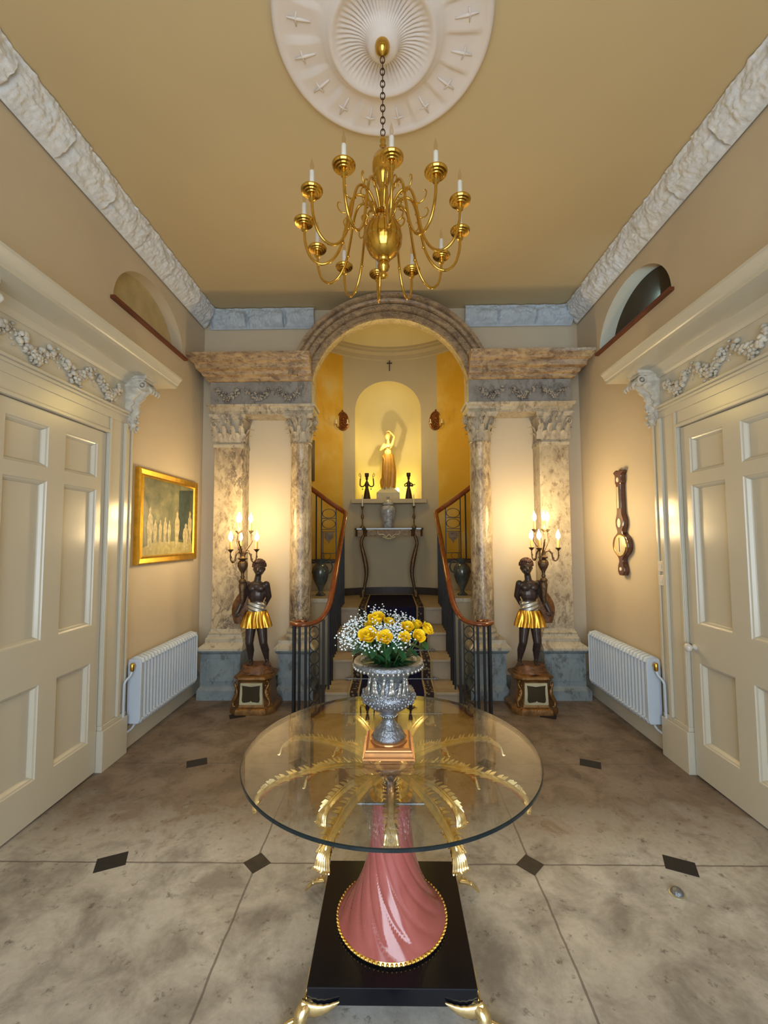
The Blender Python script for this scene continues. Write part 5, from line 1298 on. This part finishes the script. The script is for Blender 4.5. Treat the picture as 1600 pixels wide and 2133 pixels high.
def petal(b, c, ax, r, h, a, width, flare, tilt):
    rings = []
    for i in range(6):
        q = i / 5; rr_ = r * (.15 + .85 * sin(q * pi * .55) ** .8) + flare * q ** 4; z = h * (q - .5); ring = []
        for j in range(7):
            v = j / 3 - 1; aa = a + v * width * (.55 + .45 * sin(pi * min(1, q * 1.05) * .62)); dz = -.30 * h * v * v * q ** 3
            ring.append(Vector((rr_ * cos(aa), rr_ * sin(aa), z + dz)))
        rings.append(ring)
    o = len(b.v); b.loft(rings, closed=False, caps=False); b.tf(Matrix.Translation(c) @ ax.to_matrix().to_4x4(), o)
def rose(c, direction, size, lab):
    c = Vector(c); d = Vector(direction).normalized(); ax = Vector((0, 0, 1)).rotation_difference(d); k_ = size
    t = thing('yellow_rose', lab, 'rose', (c.x, c.y, c.z), 'yellow roses in the urn')
    b = B(); h = .040 * k_
    for L, (r, n, w, fl, hh) in enumerate(((.0035, 2, 1.7, .000, 1.0), (.0065, 3, 1.3, .0005, 1.02), (.0105, 3, 1.25, .002, 1.0), (.015, 4, 1.0, .005, .94), (.0185, 4, .98, .009, .86))):
        for q in range(n): petal(b, c - d * h * .5 * (1 - hh), ax, r * k_, h * hh, 2 * pi * q / n + L * 1.1, w, fl * k_, 0)
    part('petals', b, 'rose_yellow', t, auto=180)
    base = c - d * h * .5; foot = Vector((VX + (c.x - VX) * .35, VY + (c.y - VY) * .35, VZ + .315))
    sb = B().tube(catmull([base, base.lerp(foot, .5) - Vector((0, 0, .004)), foot], 5), .0022, 6)
    for q in range(5):
        a = 2 * pi * q / 5; e = ax @ Vector((.010 * cos(a), .010 * sin(a), .0)); sb.tube([base, base + e * 1.1 - d * .001, base + e * 1.7 + d * .003], [.002, .003, .0006], 5)
    part('stem', sb, 'stem_green', t)
    return t
def at(px, py, Y):
    Y = Y + .055
    d = fw * F + r2 * (px - 800) + u2 * (1066.5 - py); q = Y / d.y; return Vector((0, 0, 1.55)) + d * q
RS = [((767, 1326), 1.50, (-.15, -.75, 1), 1.28, 'large yellow rose at the front left of the bouquet facing the viewer'),
      ((801, 1330), 1.49, (.1, -.8, 1), 1.1, 'orange-tinged yellow rose at the front middle, just above the urn rim'),
      ((785, 1291), 1.56, (-.1, -.35, 1), 1.22, 'full yellow rose at the top of the bouquet'),
      ((810, 1297), 1.59, (.3, -.3, 1), .85, 'yellow rose tucked right behind the topmost bloom'),
      ((773, 1300), 1.60, (-.4, -.4, 1), .85, 'small yellow rose left of the topmost bloom'),
      ((848, 1308), 1.55, (.2, -.6, 1), .95, 'yellow rose in the inner right of the bouquet, above its lower neighbour'),
      ((842, 1329), 1.50, (.1, -.9, 1), .85, 'lower yellow rose at the inner right among white blossom'),
      ((868, 1302), 1.60, (.4, -.3, 1), .85, 'yellow rose rising at the upper right of the bouquet'),
      ((871, 1326), 1.53, (.5, -.8, .7), .95, 'yellow rose hanging low at the right of the bouquet'),
      ((888, 1311), 1.56, (.9, -.5, .8), .98, 'yellow rose furthest right, leaning out over the urn rim')]
for (px, py), Y, d, k, lab in RS: rose(at(px, py, Y), d, k, lab)
lf = B()
def leafm(b, p0, p1, w, droop):
    p0, p1 = Vector(p0), Vector(p1); d = p1 - p0; sd = d.cross(Vector((0, 0, 1))).normalized(); rings = []
    for i in range(8):
        q = i / 7; c = p0 + d * q + Vector((0, 0, -droop * q * q)); ww = w * sin(pi * min(1, q * .96 + .02)) ** .75
        rings.append([c + sd * ww * v + Vector((0, 0, .25 * ww * abs(v))) for v in (-1, -.5, 0, .5, 1)])
    b.loft(rings, closed=False, caps=False)
LF = [((795, 1352), (812, 1376)), ((830, 1352), (845, 1374)), ((765, 1340), (742, 1352)), ((770, 1350), (760, 1362)), ((860, 1345), (885, 1352)), ((850, 1350), (868, 1366)), ((815, 1345), (805, 1368)), ((780, 1350), (775, 1370)), ((755, 1350), (735, 1362)), ((880, 1335), (890, 1352)), ((840, 1340), (870, 1345)), ((820, 1330), (825, 1358))]
foliage = thing('rose_foliage', 'dark green rose leaves spilling over the urn rim under the blooms', 'leaves', (VX, VY, VZ + .32))
for i, (a, c) in enumerate(LF):
    b = B(); leafm(b, at(*a, 1.53), at(*c, 1.485), .013, .004); part('leaf', b, 'leaf_green', foliage)
b = B(); rr = random.Random(4)
for k in range(90):
    a = rr.uniform(0, 2 * pi); r = rr.uniform(.02, .098); leafm(b, (VX + r * .4 * cos(a), VY + r * .4 * sin(a), VZ + .32), (VX + r * cos(a) * 1.25, VY + r * sin(a) * 1.25, VZ + rr.uniform(.31, .375)), .011, .0)
part('inner_leaves', b, 'leaf_green', foliage, kind='stuff')
# gypsophila: uncountable blossoms on hair-thin stems
b = B(); sb = B(); rr = random.Random(12)
cl = [(718, 1325, 1.56, 26), (725, 1308, 1.58, 24), (742, 1300, 1.57, 30), (755, 1290, 1.60, 24), (748, 1320, 1.53, 34), (735, 1335, 1.53, 20), (782, 1276, 1.64, 26), (798, 1280, 1.66, 20), (822, 1284, 1.66, 22), (838, 1290, 1.66, 24), (820, 1308, 1.55, 46), (800, 1312, 1.54, 40), (785, 1312, 1.52, 30), (830, 1322, 1.51, 34), (815, 1330, 1.50, 26), (850, 1328, 1.50, 12), (790, 1345, 1.49, 14), (835, 1345, 1.49, 8), (760, 1340, 1.51, 20), (856, 1296, 1.60, 16), (745, 1345, 1.52, 8), (715, 1340, 1.55, 10)]
for px, py, Y, n in cl:
    c = at(px, py, Y); foot = Vector((VX + (c.x - VX) * .3, VY + (c.y - VY) * .3, VZ + .32))
    for k in range(int(n * 1.7)):
        p = c + Vector((rr.gauss(0, .014), rr.gauss(0, .016), rr.gauss(0, .014))); r = rr.uniform(.0020, .0042)
        b.ell(p, (r, r, r * .85), 6, 4)
        if k % 3 == 0: sb.tube([foot, foot.lerp(p, .6) + Vector((0, 0, .006)), p], .0005, 3)
g = part('gypsophila', b, 'white_bloom', None, auto=180); g['kind'] = 'stuff'; tag(g, 'cloud of tiny white gypsophila blossoms among the yellow roses', 'flowers')
part('thin_stems', sb, 'stem_green', g, auto=180, kind='stuff')

# ------------------------------------------------------------------ door stop on the floor
t = thing('door_stop', 'small domed metal door stop set in the floor before the right door', 'door stop', (1.234, 1.992, 0))
part('collar', B().lathe([(.034, 0), (.033, .004), (.026, .006)], (1.234, 1.992, 0), 24), 'cream_frame', t)
part('dome', B().lathe([(.026, .004), (.025, .012), (.018, .020), (.008, .024), (.001, .025)], (1.234, 1.992, 0), 24), 'silver', t)
